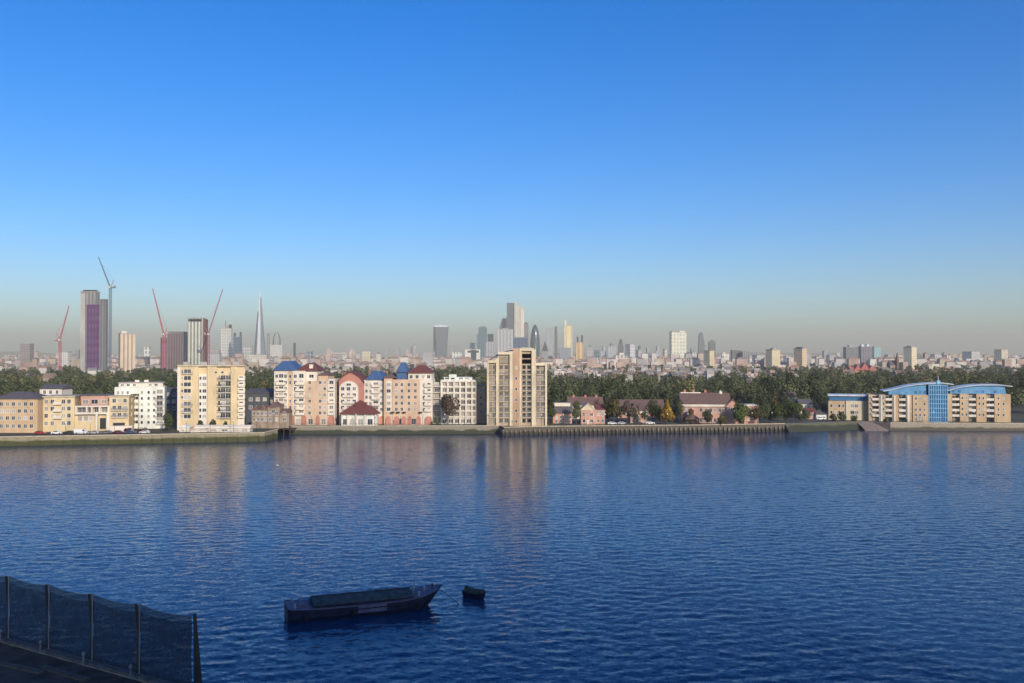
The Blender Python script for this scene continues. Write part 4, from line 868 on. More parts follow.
m = MB(); m.box(h0 - .1, h1 + .1, -1.95, 1.95, 1.35, 2.05); m.build('coaming', hullm, o)
rr = []; n = 26
for i in range(n + 1):
    x = h0 + (h1 - h0) * i / n; s = .045 * math.sin(i * 2.3) + .03 * math.sin(i * 5.1)
    rr.append([(x, -2.05, 2.22 + s), (x, -1.9, 2.46 + s), (x, -.9, 2.95 + s * 2), (x, 0, 3.25 + s), (x, .9, 2.95 - s), (x, 1.9, 2.46), (x, 2.05, 2.22)])
m = MB(); m.loft([[(x, y, z - .3 - max(0, z - 2.5) * .3) for x, y, z in r] for r in rr]); m.build('hold_cover', tarp, o)
m = MB(); m.tube([(h0 - .2, 0, 2.79), (h1 + .2, 0, 2.79)], .07, k=6); m.build('ridge_pole', timber, o)
m = MB(); m.box(-1.4, 2.6, -hb - .10, -hb - .02, .55, 1.5); m.build('name_board', rust, o)
pale = M('pale_paint', (.34, .36, .40)); pm = MB(); pm.lathe([(.16, 0), (.16, .55), (.22, .56), (.22, .68)], 10); pm = pm.mesh('bollard', pale)
for x, y, z in ((-.455, -1.7, 1.74), (-.455, 1.7, 1.74), (-.40, 1.9, 1.66), (.345, -1.6, 1.84), (.345, 1.6, 1.84), (.40, .0, 2.1)): put(pm, 'bollard', o, (x * L, y, z))
m = MB(); m.box(-.43 * L, -.37 * L, -1.2, 1.2, 1.66, 2.0); m.build('hatch', deckm, o)
m = MB(); m.lathe([(.10, 2.3), (.10, 3.1)], 8, cx=.455 * L); m.box(.455 * L - .06, .455 * L + .06, -.5, .5, 2.8, 2.92); m.build('mooring_bitt', timber, o)
m = MB(); m.tube([(.34 * L, .6, 2.1), (.34 * L, .6, 4.1)], .05, k=6); m.build('pole', pale, o)
m = MB(); m.tube([(.49 * L, -.2, 2.4), (.55 * L, -.5, 1.4), (.60 * L, -.9, .5), (.64 * L, -1.3, -.3)], .05, k=5); m.build('mooring_chain', dark, o)
for f in (-.4, -.1, .33):
    m = MB(); m.lathe([(.05, .4), (.2, .48), (.22, 1.0), (.12, 1.1)], 10, cx=f * L, cy=-hb - .2); m.tube([(f * L, -hb - .18, 1.1), (f * L, -hb - .02, 1.5)], .03, k=4); m.build('fender', tyre, o)
# dinghy
o = thing('moored_dinghy', 'small black dinghy with an olive cover floating off the bow of the barge', 'dinghy', (sx(475.5, 137), 137, 0), R(-38))
ds = [(-.5, .72, .9, .95), (-.4, .9, 1, .85), (-.1, 1, 1, .78), (.2, .85, .95, .82), (.38, .5, .7, .95), (.5, .05, .12, 1.1)]
def dr(f, a, c, z, L=3.9, B=.98):
    x = f * L; x0 = x - max(0, f - .2) * L * .35; return [(x0, 0, -.25), (x0, -B * a * .75, -.1), (x, -B * c, z), (x, 0, z + .03), (x, B * c, z), (x0, B * a * .75, -.1)]
m = MB(); m.loft([dr(*s) for s in ds]); m.build('hull', hullm, o)
olive = M('olive_cover', (.055, .055, .035), rough=.85, var=.35, scale=2)
m = MB(); m.loft([[(f * 3.9, -.98 * c * .9, z + .04), (f * 3.9, -.4 * c, z + .5 + .05 * math.sin(i * 3)), (f * 3.9, 0, z + .55), (f * 3.9, .4 * c, z + .5), (f * 3.9, .98 * c * .9, z + .04)] for i, (f, a, c, z) in enumerate([(-.47, .9, .5, .72)] + ds[1:5] + [(.45, .2, .2, .85)])]); m.build('cover', olive, o)
m = MB(); m.box(-1.95, -1.55, -.2, .2, .9, 1.5); m.lathe([(.06, .0), (.06, .95)], 6, cx=-2.02); m.build('outboard_motor', dark, o)
# gull gliding over the river
m = MB()
gb = [(-.26, .01, .01), (-.2, .035, .03), (-.08, .065, .06), (.05, .07, .065), (.15, .05, .05), (.22, .045, .045), (.27, .025, .025), (.31, .006, .006)]
m.loft([[(x, ry * math.cos(2 * math.pi * j / 10), rz_ * math.sin(2 * math.pi * j / 10)) for j in range(10)] for x, ry, rz_ in gb])
for s in (-1, 1):
    wr = [(0.03, .12, .0, .02), (.25, .10, .10, .018), (.45, .08, .10, .014), (.62, .05, .05, .008), (.74, .015, .0, .003)]
    rg = [[(.02 + ch - i * .03, s * y, z), (.02 - i * .03, s * y, z + th), (.02 - ch - i * .035, s * y, z), (.02 - i * .03, s * y, z - th)] for i, (y, ch, z, th) in enumerate(wr)]
    m.loft(rg if s < 0 else [list(reversed(r)) for r in rg])
m.loft([[(-.24, -.02, -.004), (-.24, .02, -.004), (-.24, .02, .004), (-.24, -.02, .004)], [(-.38, -.07, -.003), (-.38, .07, -.003), (-.38, .07, .003), (-.38, -.07, .003)]])
gl = m.build('gull', M('white_feathers', (.82, .82, .80), var=.1, scale=6), None, (sx(278, 230), 230, sz(465, 230)), .5); gl.scale = (1.1, 1.1, 1.1)
tag(gl, 'white gull gliding low over the river below the old wharf', 'gull')
# ================================================================ near bank
NZ = 6.0
bank = [(-220, 197.0), (-75, 110.2), (-27.6, 81.9), (-10, 64), (20, 50), (300, 40)]
soil = M('trodden_brown_soil', (.085, .062, .048), rough=.95, var=.5, scale=.5)
m = MB()
for (x0, y0), (x1, y1) in zip(bank[:-1], bank[1:]): m.poly([(x0, -250, NZ), (x1, -250, NZ), (x1, y1, NZ), (x0, y0, NZ)])
tag(m.build('near_bank', soil), kind='structure')
o = thing('river_wall', 'dark brick river wall under the netted fence on the near bank', 'river wall', (bank[2][0], bank[2][1], 0))
m = MB(); c = MB()
for (x0, y0), (x1, y1) in zip(bank[:-1], bank[1:]):
    d = Vector((x1 - x0, y1 - y0)).normalized(); n_ = Vector((d.y, -d.x)) * .7; q0 = Vector(bank[2])
    a0 = Vector((x0, y0)) - q0; a1 = Vector((x1, y1)) - q0; e = Vector((-d.y, d.x)) * .5
    m.loft([[(a0.x + n_.x, a0.y + n_.y, z), (a1.x + n_.x, a1.y + n_.y, z), (a1.x + e.x, a1.y + e.y, z), (a0.x + e.x, a0.y + e.y, z)] for z in (-2, NZ + .12)])
    c.loft([[(a0.x + n_.x, a0.y + n_.y, z), (a1.x + n_.x, a1.y + n_.y, z), (a1.x + e.x * 1.2, a1.y + e.y * 1.2, z), (a0.x + e.x * 1.2, a0.y + e.y * 1.2, z)] for z in (NZ + .125, NZ + .4)])
m.build('wall', oldb, o); c.build('coping', M('dark_coping', (.13, .12, .11), var=.4, scale=1.5), o)
# netting: woven dark blue-black shade net, see-through between the threads
net = bpy.data.materials.new('shade_netting'); net.use_nodes = True; t = net.node_tree; p = t.nodes['Principled BSDF']
p.inputs['Base Color'].default_value = (.02, .03, .05, 1); p.inputs['Roughness'].default_value = .8
tr = nd(t, 'ShaderNodeBsdfTransparent'); mx = nd(t, 'ShaderNodeMixShader'); tc = nd(t, 'ShaderNodeTexCoord')
n1 = nd(t, 'ShaderNodeTexNoise'); n1.inputs['Scale'].default_value = .7; n1.inputs['Detail'].default_value = 5; t.links.new(tc.outputs['Object'], n1.inputs['Vector'])
n2 = nd(t, 'ShaderNodeTexNoise'); n2.inputs['Scale'].default_value = 7; n2.inputs['Detail'].default_value = 2; t.links.new(tc.outputs['Object'], n2.inputs['Vector'])
ad = nd(t, 'ShaderNodeMath', operation='MULTIPLY_ADD'); t.links.new(n1.outputs[0], ad.inputs[0]); ad.inputs[1].default_value = .7; t.links.new(n2.outputs[0], ad.inputs[2])
mr = nd(t, 'ShaderNodeMapRange'); mr.inputs['From Min'].default_value = .6; mr.inputs['From Max'].default_value = 1.1; mr.inputs['To Min'].default_value = .8; mr.inputs['To Max'].default_value = .97
t.links.new(ad.outputs[0], mr.inputs[0]); t.links.new(mr.outputs[0], mx.inputs[0]); t.links.new(tr.outputs[0], mx.inputs[1]); t.links.new(p.outputs[0], mx.inputs[2])
t.links.new(mx.outputs[0], t.nodes['Material Output'].inputs['Surface'])
hem = bpy.data.materials.new('netting_hem'); hem.use_nodes = True; t = hem.node_tree; p = t.nodes['Principled BSDF']; p.inputs['Base Color'].default_value = (.05, .05, .045, 1); p.inputs['Roughness'].default_value = .9
tr = nd(t, 'ShaderNodeBsdfTransparent'); mx = nd(t, 'ShaderNodeMixShader'); mx.inputs[0].default_value = .72
t.links.new(tr.outputs[0], mx.inputs[1]); t.links.new(p.outputs[0], mx.inputs[2]); t.links.new(mx.outputs[0], t.nodes['Material Output'].inputs['Surface'])
FA = Vector((-28.6, 82.3)); fd = Vector((-6.65, 4.0)).normalized(); sp = 7.05; HT = 6.75
o = thing('netted_fence', 'tall dark netted fence on thin grey posts along the near river bank', 'fence', (FA.x, FA.y, NZ))
fr = lambda k, off=0.0: (fd.x * k + fd.y * off, fd.y * k - fd.x * off)
postm = M('galvanised_post', (.30, .30, .29), rough=.5, metal=.3)
for k in range(8):
    x, y = fr(k * sp)
    if k:
        m = MB(); m.tube([(x, y, 0), (x, y, HT + .12)], .065, k=8); m.build('post', postm, o)
        x2, y2 = fr(k * sp + .42, .1); m = MB(); m.tube([(x2, y2, 0), (x2 + .1, y2, HT * .5), (x2 - .15, y2, HT)], .12, k=7); m.build('strut', timber, o)
        x3, y3 = fr(k * sp + .5, -.55); m = MB(); m.lathe([(.09, 0), (.09, .9), (.17, 1.0), (.18, 1.15), (.1, 1.3), (.02, 1.33)], 10, cx=x3, cy=y3); m.build('foot_bollard', M('dull_bollard', (.22, .22, .22)), o)
    else:
        m = MB(); e0 = fr(-.15); e1 = fr(-1.5); m.loft([[(e0[0] + .25, e0[1], 0), (e1[0], e1[1] + .3, 0), (e1[0] - .1, e1[1] + .6, 0), (e0[0], e0[1] + .5, 0)], [(e0[0] + .1, e0[1], HT + .2), (e0[0] + .34, e0[1], HT + .2), (e0[0] + .3, e0[1] + .2, HT + .2), (e0[0] + .05, e0[1] + .2, HT + .2)]]); m.build('end_post', timber, o)
    if k < 7:
        rows_ = 10; cols = 24; v = MB(); hmsh = MB()
        def npnt(i, j):
            f = i / cols; x, y = fr(k * sp + sp * f, .10 + .18 * math.sin(math.pi * f) * math.sin(math.pi * j / rows_) + .03 * math.sin(i * 1.7 + j))
            return (x, y, .15 + (HT - .15 - .28 * math.sin(math.pi * f)) * j / rows_)
        for i in range(cols):
            for j in range(rows_): (v if j < 9 else hmsh).poly([npnt(i, j), npnt(i + 1, j), npnt(i + 1, j + 1), npnt(i, j + 1)])
        n_ = v.build('netting', net, o); hmsh.build('hem', hem, n_)
        top = [npnt(i, rows_) for i in range(cols + 1)]; m = MB(); m.tube([(a, b_, z_ + .03) for a, b_, z_ in top], .03, k=5); m.build('top_wire', postm, o)
# low timber edging and planks by the fence foot
for i, (k, off, ln, lab) in enumerate(((14, 3.0, 7, 'pale weathered plank lying on the brown ground behind the netted fence'), (19, 4.2, 6, 'second weathered plank lying farther along behind the netted fence'))):
    x, y = FA.x + fr(k, -off)[0], FA.y + fr(k, -off)[1]
    m = MB(); m.box(-ln / 2, ln / 2, -.35, .35, 0, .18); tag(m.build('plank', M('weathered_plank', (.12, .10, .075), var=.35, scale=2), None, (x, y, NZ + .002), math.atan2(fd.y, fd.x) + .1 * i), lab, 'plank')
# the riverside apartment block the view is taken from: it throws the near water into shade
o = bpy.data.objects.new('apartment_block', None); COL.objects.link(o); o.location = (52, -34, NZ); o['kind'] = 'structure'
m = MB(); m.box(-56, 58, 0, 26, 0, 74); m.box(-56, -50.5, -.01, 32, 0, 70); m.build('wall', M('buff_brick', (.42, .33, .23)), o)
m = MB(); m.box(-57, 59, -.6, 26.6, 74.005, 75); m.build('roof', grey, o)
for z in range(6, 72, 6):
    for x in range(-50, 56, 8): put(window_me(2.4, 2.0, 1), 'window', o, (x, 26, z), math.pi)
# ================================================================ skyline: every tower a building of its own
def tower(name, label, p0, p1, q, Y, wall, glas, front=1.0, side='L', plant=None, bw=4.0, fh=4.0, fw=.5, fz=.6, cat='tower', group=None, top=None, rough=.45, depth=None):
    """box tower; front = share of its visible width taken by the face turned to the sun, the rest is the flank"""
    Wm = (p1 - p0) / F * Y; H = sz(q, Y) - ZG
    shift = 0.0
    if front >= 1:
        dp = depth or Wm * .55; th = 0.0; tp = ((p0 + p1) / 2 - 512) / F; wd = Wm - dp * abs(tp); shift = dp * tp / 2
    else:
        th = R(34); wd = Wm * front / math.cos(th); dp = Wm * (1 - front) / math.sin(th)
        if side == 'R': th = -th
    if Y > 2400: bw *= 2.4; fh *= 3.0
    o = thing(name, label, cat, (sx((p0 + p1) / 2, Y) + shift, Y + (dp / 2 if front >= 1 else 0), ZG), th, group)
    m = MB(); m.box(-wd / 2, wd / 2, -dp / 2, dp / 2, 0, H); key = 'facade_%s_%s' % ('%02d%02d%02d' % tuple(int(c * 99) for c in wall), '%02d%02d%02d%d%d' % (*[int(c * 99) for c in glas], int(bw * 10), int(fw * 10)))
    m.build('wall', M_facade(key, wall, glas, bw, fh, fw, fz, rough), o)
    m = MB(); m.box(-wd / 2 - .4, wd / 2 + .4, -dp / 2 - .4, dp / 2 + .4, H + .01, H + 1.2); m.build('roof', top or grey, o)
    for pl in plant or ():
        f0, f1, hh = pl[:3]; m = MB(); m.box(-wd / 2 + wd * f0, -wd / 2 + wd * f1, -dp * .3, dp * .3, H + 1.21, H + 1.2 + hh); m.build('roof_plant', (pl[3] if len(pl) > 3 else grey), o)
    return o, wd, dp, H
CREAM, PALE, TANC, GREYC, DGR, BLUG, TEAL, PINK = (.62, .54, .36), (.66, .64, .56), (.50, .38, .24), (.33, .33, .32), (.10, .105, .115), (.10, .15, .22), (.12, .22, .25), (.50, .32, .26)
GD = (.05, .06, .075); GB = (.08, .12, .17); GL = (.22, .27, .30)
# --- left cluster
Y = 1550
o, wd, dp, H = tower('concrete_tower', 'tall unfinished grey concrete tower wrapped in a purple sheet at its middle', 80.5, 99.5, 292, Y, (.27, .27, .26), (.13, .13, .14), depth=10, bw=6, fw=.4, fz=1.0, plant=((.1, .9, 2.5, dark),))
m = MB(); m.box(-wd * .12, wd / 2 + sx(512 + 2.5, Y), -dp / 2 - 1.2, -dp / 2 - .02, 0, sz(304.5, Y) - ZG); m.build('purple_sheeting', M_facade('purple_sheet', (.085, .03, .11), (.16, .08, .18), 5.4, 13, .35, .55, .7), o)
m = MB(); m.box(wd / 2 + .02, wd / 2 + (108 - 99.5) / F * Y, -dp / 2 + .5, dp / 2 - .5, 0, sz(299, Y) - ZG); m.build('lower_wing', M_facade('concrete_wing', (.21, .21, .22), (.11, .11, .12), 5, 4, .45, 1.0), o)
m = MB(); m.box(-wd / 2 - .3, -wd / 2 + wd * .28, -dp / 2 - .5, -dp / 2 - .01, 0, H - 2); m.build('concrete_frame', M('raw_concrete', (.38, .37, .34), scale=.05), o)
tower('cream_tower', 'small cream tower block beside the purple wrapped tower', 119, 135, 334, 1700, (.58, .46, .34), (.24, .17, .13), .76, plant=((.1, .45, 4, white),), fz=1.0, bw=7, fw=.3)
tower('brown_tower', 'squat purplish brown block joined to the pink crane', 167, 188, 333, 1800, (.22, .17, .18), (.12, .09, .10), bw=5, fz=1.0, plant=((.0, 1.0, 1.5, dark),))
o, wd, dp, H = tower('pale_tower', 'pale stone tower with long green grey window stripes and a dark capped top', 187.5, 206, 318.5, 1750, (.58, .57, .50), (.20, .22, .18), bw=6.4, fw=.5, fz=1.0)
m = MB(); m.box(-wd / 2 + 2, wd / 2 - 1.5, -dp / 2 - .5, -dp / 2 - .02, H - 5.5, H - 1); m.build('dark_cap', dark, o)
m = MB(); m.box(wd / 2 + .02, wd / 2 + 4, -dp / 2 + 1, dp / 2, 0, H - 1); m.build('rust_flank', M('rust_cladding', (.18, .08, .08), scale=.1), o)
o, wd, dp, H = tower('white_tower', 'pale office tower with small plant hut and thin aerial, first of a joined pair', 220.5, 233, 328.5, 3900, PALE, GL, plant=((.35, .8, 12, grey), (.75, .92, 16, dark)))
m = MB(); m.tube([(-5, 0, H + 13), (-5, 0, H + 36)], 1.2, k=5); m.build('aerial', dark, o)
tower('slate_tower', 'slate blue notched tower, darker of the joined pair next to the tapered glass spire', 233.2, 242, 337, 3800, BLUG, GD, plant=((.0, .22, 16, dgrey), (.82, 1.0, 20, dgrey)))
# tapered glass spire
Y = 4150; o = thing('glass_spire', 'very tall tapered glass spire tower ending in open shards', 'tower', (sx(259.8, Y), Y, ZG)); H = sz(292, Y) - ZG
spire = M('spire_glass_lit', (.72, .72, .70), rough=.28, var=.25, scale=.02, spec=.6); spire_d = M('spire_glass_shaded', (.16, .20, .24), rough=.3, var=.2, scale=.02, spec=.6)  # sunlit centre and shaded sides put into two glass tones
hw = (265.5 - 253.7) / 2 / F * Y
def shard(name, pts, zt, lean, mat):
    c = Vector((sum(p[0] for p in pts) / len(pts), sum(p[1] for p in pts) / len(pts)))
    m = MB(); fr_ = zt / (H * 1.13); tp = [(p[0] * (1 - fr_) + lean[0], p[1] * (1 - fr_) + lean[1], zt) for p in pts]
    m.loft([[(p[0], p[1], 0) for p in pts], tp]); m.build(name, mat, o)
shard('shard', [(-hw, -hw * .5), (-hw * .34, -hw), (-hw * .34, hw * .9), (-hw, hw * .6)], H * .72, (0, 0), spire_d)
shard('shard', [(-hw * .32, -hw * 1.02), (hw * .42, -hw * 1.02), (hw * .42, hw * .9), (-hw * .32, hw * .9)], H * .985, (0, 0), spire)
shard('shard', [(hw * .44, -hw), (hw, -hw * .5), (hw, hw * .6), (hw * .44, hw * .9)], H * .93, (0, 0), spire_d)
m = MB(); m.tube([(1.5, 0, H * .9), (1.0, 0, H)], 2.2, k=6, r1=.8); m.build('spire_tip', alu, o)
tower('grey_tower', 'thin grey tower just past the tapered glass spire', 267, 269.6, 333, 4200, GREYC, GD)
o = thing('chimneyed_hall', 'pale hall with two curved dark pylons rising beside the tapered glass spire', 'building', (sx(277, 4300), 4300, ZG)); H = sz(345, 4300) - ZG
m = MB(); m.box(-28, 28, -15, 15, 0, H); m.build('wall', M_facade('facade_pale_hall', PALE, GL), o)
for s in (-1, 1):
    m = MB(); m.tube([(s * 16, -6, H), (s * 15, -6, H + 28), (s * 9, -6, H + 52), (s * 4, -6, H + 58)], 3.4, k=6, r1=1.6); m.build('pylon', dgrey, o)
tower('dark_tower', 'thin dark tower standing alone above the town before the stone bridge', 293.2, 295.8, 343, 2600, DGR, GD)
# cranes
def crane(label, pm, qt, qs, tip, Y, mat, zb=ZG, wide=1.0):
    x = sx(pm, Y); o = thing('tower_crane', label, 'crane', (x, Y, zb)); H = sz(qs, Y) - zb; a = 1.5 * wide
    m = MB()
    for u, v in ((-a, -a), (a, -a), (a, a), (-a, a)): m.tube([(u, v, 0), (u, v, H)], .42 * wide, k=4)
    nz = int(H / (2.4 * a))
    for i in range(nz):
        z0, z1 = H * i / nz, H * (i + 1) / nz; s = 1 if i % 2 else -1
        m.tube([(-a * s, -a, z0), (a * s, -a, z1)], .25 * wide, k=3); m.tube([(a, -a * s, z0), (a, a * s, z1)], .25 * wide, k=3)
    m.build('mast', mat, o)
    tx = sx(tip[0], Y) - x; tz = sz(tip[1], Y) - zb
    m = MB(); d = Vector((tx, 0, tz - H)); n = 14; up = Vector((-d.z, 0, d.x)).normalized() * 1.6 * wide
    for off in (Vector((0, -1.2 * wide, 0)), Vector((0, 1.2 * wide, 0)), up):
        m.tube([Vector((0, 0, H + 2)) + off, Vector((tx, 0, tz)) + off * .3], .42 * wide, k=4)
    for i in range(n):
        p0 = Vector((0, 0, H + 2)) + d * (i / n); p1 = Vector((0, 0, H + 2)) + d * ((i + 1) / n); k0 = 1 - .7 * i / n
        m.tube([p0 + Vector((0, -1.2 * wide * k0, 0)), p1 + up * k0], .22 * wide, k=3)
    m.build('jib', mat, o)
    s = -1 if tx > 0 else 1
    m = MB(); m.box(min(0, s * 8), max(0, s * 8), -1.6, 1.6, H - .2, H + 1.6); m.build('counter_jib', mat, o)
    m = MB(); m.box(min(s * 5, s * 8.5), max(s * 5, s * 8.5), -2, 2, H + 1.62, H + 4.4); m.build('counterweight', grey, o)
    m = MB(); m.tube([(0, 0, H), (s * 5.5, 0, H + 13)], .5 * wide, k=4); m.tube([(s * 5.5, 0, H + 13), (tx * .8, 0, H + (tz - H) * .8)], .15, k=3); m.build('a_frame', mat, o)
    m = MB(); m.box(-1.2, 1.2, -3.6, -1.7, H + .2, H + 3); m.build('cab', white, o)
pinkc = M('pink_red_paint', (.42, .12, .16), rough=.5); bluec = M('blue_grey_paint', (.12, .16, .22), rough=.5)
crane('pink luffing crane nearest the edge of town, before the purple wrapped tower', 60, 0, 341, (68.8, 306), 1500, pinkc)
crane('blue grey luffing crane taller than the purple wrapped tower it serves', 110, 0, 288, (98, 257), 1560, bluec)
crane('pink luffing crane with jib raised over the squat brown block', 164, 0, 335, (152.4, 288.5), 1700, pinkc, wide=1.25)
crane('dull pink luffing crane leaning up beside the pale striped tower', 208.6, 0, 335, (222.6, 289.5), 1680, M('dull_pink_paint', (.32, .13, .18), rough=.5))
tower('pink_site_block', 'pinkish half built block at the foot of the crane by the squat brown block', 160.5, 167, 338, 1730, (.42, .20, .24), (.25, .12, .15), fz=1.0)
# stone bridge with two towers
Y = 3450; o = thing('bascule_bridge', 'pale stone river bridge with two turreted towers far off in the town', 'bridge', (sx(340.5, Y), Y, 0)); stone = M('pale_stone', (.50, .40, .34), scale=.05)
for s in (-1, 1):
    m = MB(); x = s * 42; m.box(x - 9, x + 9, -9, 9, 0, 44); m.hip(x - 9, x + 9, -9, 9, 44, 62, ins=7)
    for u in (-8.5, 8.5):
        for v_ in (-8.5, 8.5): m.lathe([(2.4, 0), (2.4, 47), (.1, 58)], 7, cx=x + u, cy=v_)
    m.build('bridge_tower', stone, o)
    m = MB(); xs = [s * (51 + 8 * i) for i in range(12)]
    for i in range(11):
        z0 = 40 - 26 * math.sin(math.pi / 2 * i / 11) ** .8; z1 = 40 - 26 * math.sin(math.pi / 2 * (i + 1) / 11) ** .8; m.tube([(xs[i], -7, z0), (xs[i + 1], -7, z1)], 1.3, k=4); m.tube([(xs[i + 1], -7, 11), (xs[i + 1], -7, z1)], .4, k=3)
    m.build('suspension_chain', stone, o)
m = MB(); m.box(-33, 33, -5, 5, 40, 45); m.build('high_walkway', stone, o)
m = MB(); m.box(-150, 150, -8, 8, 8, 11); m.build('deck', stone, o)
# domed church
Y = 4900; o = thing('domed_church', 'pinkish stone church with a large dome low on the hazy skyline', 'church', (sx(414, Y), Y, ZG)); zt = sz(342, Y) - ZG
m = MB(); m.box(-45, 22, -14, 14, 0, sz(353.5, Y) - ZG); m.build('wall', stone, o)
m = MB(); m.lathe([(17, 0), (17, zt * .55), (16.5, zt * .66), (14, zt * .76), (9, zt * .83), (3.5, zt * .87), (2.6, zt * .87), (2.6, zt * .94), (.3, zt)], 18); m.build('dome', M('lead_dome', (.36, .32, .31), scale=.1), o)
for s in (-44, -34):
    m = MB(); m.lathe([(4, 0), (4, zt * .55), (2.5, zt * .62), (.3, zt * .7)], 8, cx=s); m.build('belfry', stone, o)
# --- city cluster
Y = 4150; o = thing('flared_tower', 'grey glass tower that widens towards its rounded top', 'tower', (sx(441, Y), Y, ZG)); H = sz(327, Y) - ZG; rings = []
for i in range(13):
    f = i / 12; hw = (5.4 + 1.9 * f ** 1.5) / F * Y; hd = 20 + 5 * f
    rings.append([(-hw, -hd * .72, H * f), (-hw * .75, -hd, H * f), (hw * .75, -hd, H * f), (hw, -hd * .72, H * f), (hw, hd, H * f), (-hw, hd, H * f)])
m = MB(); m.loft(rings); m.build('wall', M_facade('facade_flared', (.17, .20, .22), (.06, .08, .10), 5, 4, .4, .5, .3), o)
hw = 7.3 / F * Y; m = MB(); m.prism_y([(-hw, H + .02), (hw, H + .02), (hw * .8, H + 6), (0, H + 9), (-hw * .8, H + 6)], -20, 24); m.build('sky_garden', alu, o)
m = MB(); m.box(-hw * .98, -hw * .82, -25.4, -18, H * .3, H); m.build('fin', dgrey, o)
o, wd, dp, H = tower('stepped_teal_tower', 'dark teal glass tower stepping down on one shoulder', 478.5, 487, 327.5, 4300, TEAL, GD, plant=((.2, .8, 4, dgrey),), rough=.25)
m = MB(); m.box(-wd / 2 - 9, -wd / 2 - .02, -dp / 2 + 3, dp / 2 - 3, 0, sz(334, 4300) - ZG); m.build('shoulder', M_facade('facade_teal2', TEAL, GL, 4, 4, .5, .5, .25), o)
o, wd, dp, H = tower('pink_grey_tower', 'pinkish grey tower with a dark blunt cap before the wedge tower', 485.5, 495.5, 342, 3300, (.42, .38, .38), GL, fz=1.0)
m = MB(); m.box(-wd * .3, wd * .3, -dp * .3, dp * .3, H + 1.3, sz(334, 3300) - ZG); m.build('dark_cap', dgrey, o)
Y = 4350; o = thing('wedge_tower', 'grey glass wedge tower with one sloping side beside the tallest stepped tower', 'tower', (sx(502, Y), Y, ZG)); H = sz(318.5, Y) - ZG
m = MB(); k = Y / F; m.prism_y([(-5.4 * k, 0), (5.4 * k, 0), (5.4 * k, H * .95), (3.2 * k, H), (.2 * k, H), (-3.4 * k, H * .72)], -22, 22); m.build('wall', M_facade('facade_wedge', (.20, .21, .25), (.08, .10, .13), 5, 4, .5, .5, .3), o)
m = MB(); m.tube([(2 * k, 0, H), (2 * k, 0, H + 10)], 1, k=5); m.build('aerial', dark, o)
tower('broad_pale_block', 'broad pale grey office block before the foot of the tallest stepped tower', 497.5, 513, 329.5, 3900, (.46, .46, .46), (.30, .31, .33), bw=6, fz=1.0, plant=((.3, .7, 5),))
Y = 4300; o = thing('stepped_tower', 'tallest stepped glass tower of the city cluster, dark one side and pale the other', 'tower', (sx(515, Y), Y, ZG)); k = Y / F; H = sz(303, Y) - ZG
m = MB(); m.box(-9 * k, -.6 * k, -16, 26, 0, H * .76); m.box(-8.2 * k, -.6 * k, -12, 24, H * .76 + .01, H); m.build('dark_shaft', M_facade('facade_dark_shaft', (.09, .12, .14), (.05, .07, .09), 5, 4, .5, .5, .3), o)  # shaded side of the tower, painted in with darker facade colours
m = MB(); m.box(-.55 * k, 3 * k, -20, 22, 0, H * 1.01); m.box(3 * k, 8.2 * k, -18, 20, 0, sz(306.5, Y) - ZG); m.build('pale_shaft', M_facade('facade_pale_shaft', (.60, .56, .47), (.38, .36, .32), 9, 4, .35, 1.0, .35), o)  # sunlit side, its brightness painted in with pale facade colours
m = MB(); m.box(5.6 * k, 9 * k, -20.5, -18.2, 0, sz(309.5, Y) - ZG); m.build('pale_fin', white, o)
tower('blue_block', 'dark blue glass block low down before the tallest stepped tower', 513, 528, 337.5, 3300, (.09, .13, .22), GD, bw=5, rough=.25)
tower('round_shoulder_tower', 'purplish grey tower between the tallest stepped tower and the bullet tower', 523.5, 528.5, 324, 4500, (.24, .23, .27), GD, plant=((.2, .8, 7, dgrey),))
Y = 4250; o = thing('bullet_tower', 'dark bullet shaped glass tower with a pointed rounded top', 'tower', (sx(535, Y), Y, ZG)); H = sz(324.5, Y) - ZG; k = Y / F
m = MB(); m.lathe([(4.3 * k, 0), (4.9 * k, H * .25), (5.0 * k, H * .4), (4.7 * k, H * .6), (3.9 * k, H * .77), (2.7 * k, H * .9), (1.4 * k, H * .97), (.2 * k, H)], 28)
m.build('wall', M_facade('facade_bullet', (.06, .09, .11), (.02, .03, .04), 12, 12, .5, .7, .2), o, smooth=True)
m = MB(); m.lathe([(4.2 * k, 0), (4.7 * k, H * .25), (4.8 * k, H * .36), (4.4 * k, H * .5), (3.2 * k, H * .62)], 12); oo = m.build('pale_panel', M('pale_glass', (.42, .44, .44), rough=.3), o, (k * .35, -k * .9, 0)); oo.scale = (.42, .9, 1)
Y = 3200; o = thing('pyramid_roof_block', 'small block with a dark pyramid roof below the bullet tower', 'building', (sx(545, Y), Y, ZG)); zt = sz(351, Y) - ZG
m = MB(); m.box(-11, 11, -11, 11, 0, zt); m.build('wall', M_facade('facade_pyr', GREYC, GD), o); m = MB(); m.hip(-11.5, 11.5, -11.5, 11.5, zt + .01, sz(341, Y) - ZG); m.build('roof', dgrey, o)
tower('misty_tower', 'faint grey tower with a slim darker neighbour past the bullet tower', 546.5, 553, 328.5, 5000, (.36, .38, .40), GL)
tower('slim_dark_tower', 'slim dark tower between the faint grey tower and the bright yellow tower', 554.5, 557.3, 326.5, 4700, DGR, GD)
o, wd, dp, H = tower('golden_tower', 'bright sunlit cream yellow tower with a raised fin on one edge', 564, 572.5, 325.5, 3700, (.74, .62, .34), (.52, .45, .28), bw=9, fz=1.0, fw=.3)
m = MB(); m.box(-wd / 2 + .5, -wd / 2 + 9, -dp * .4, dp * .4, H + 1.3, sz(320, 3700) - ZG); m.build('fin', white, o)
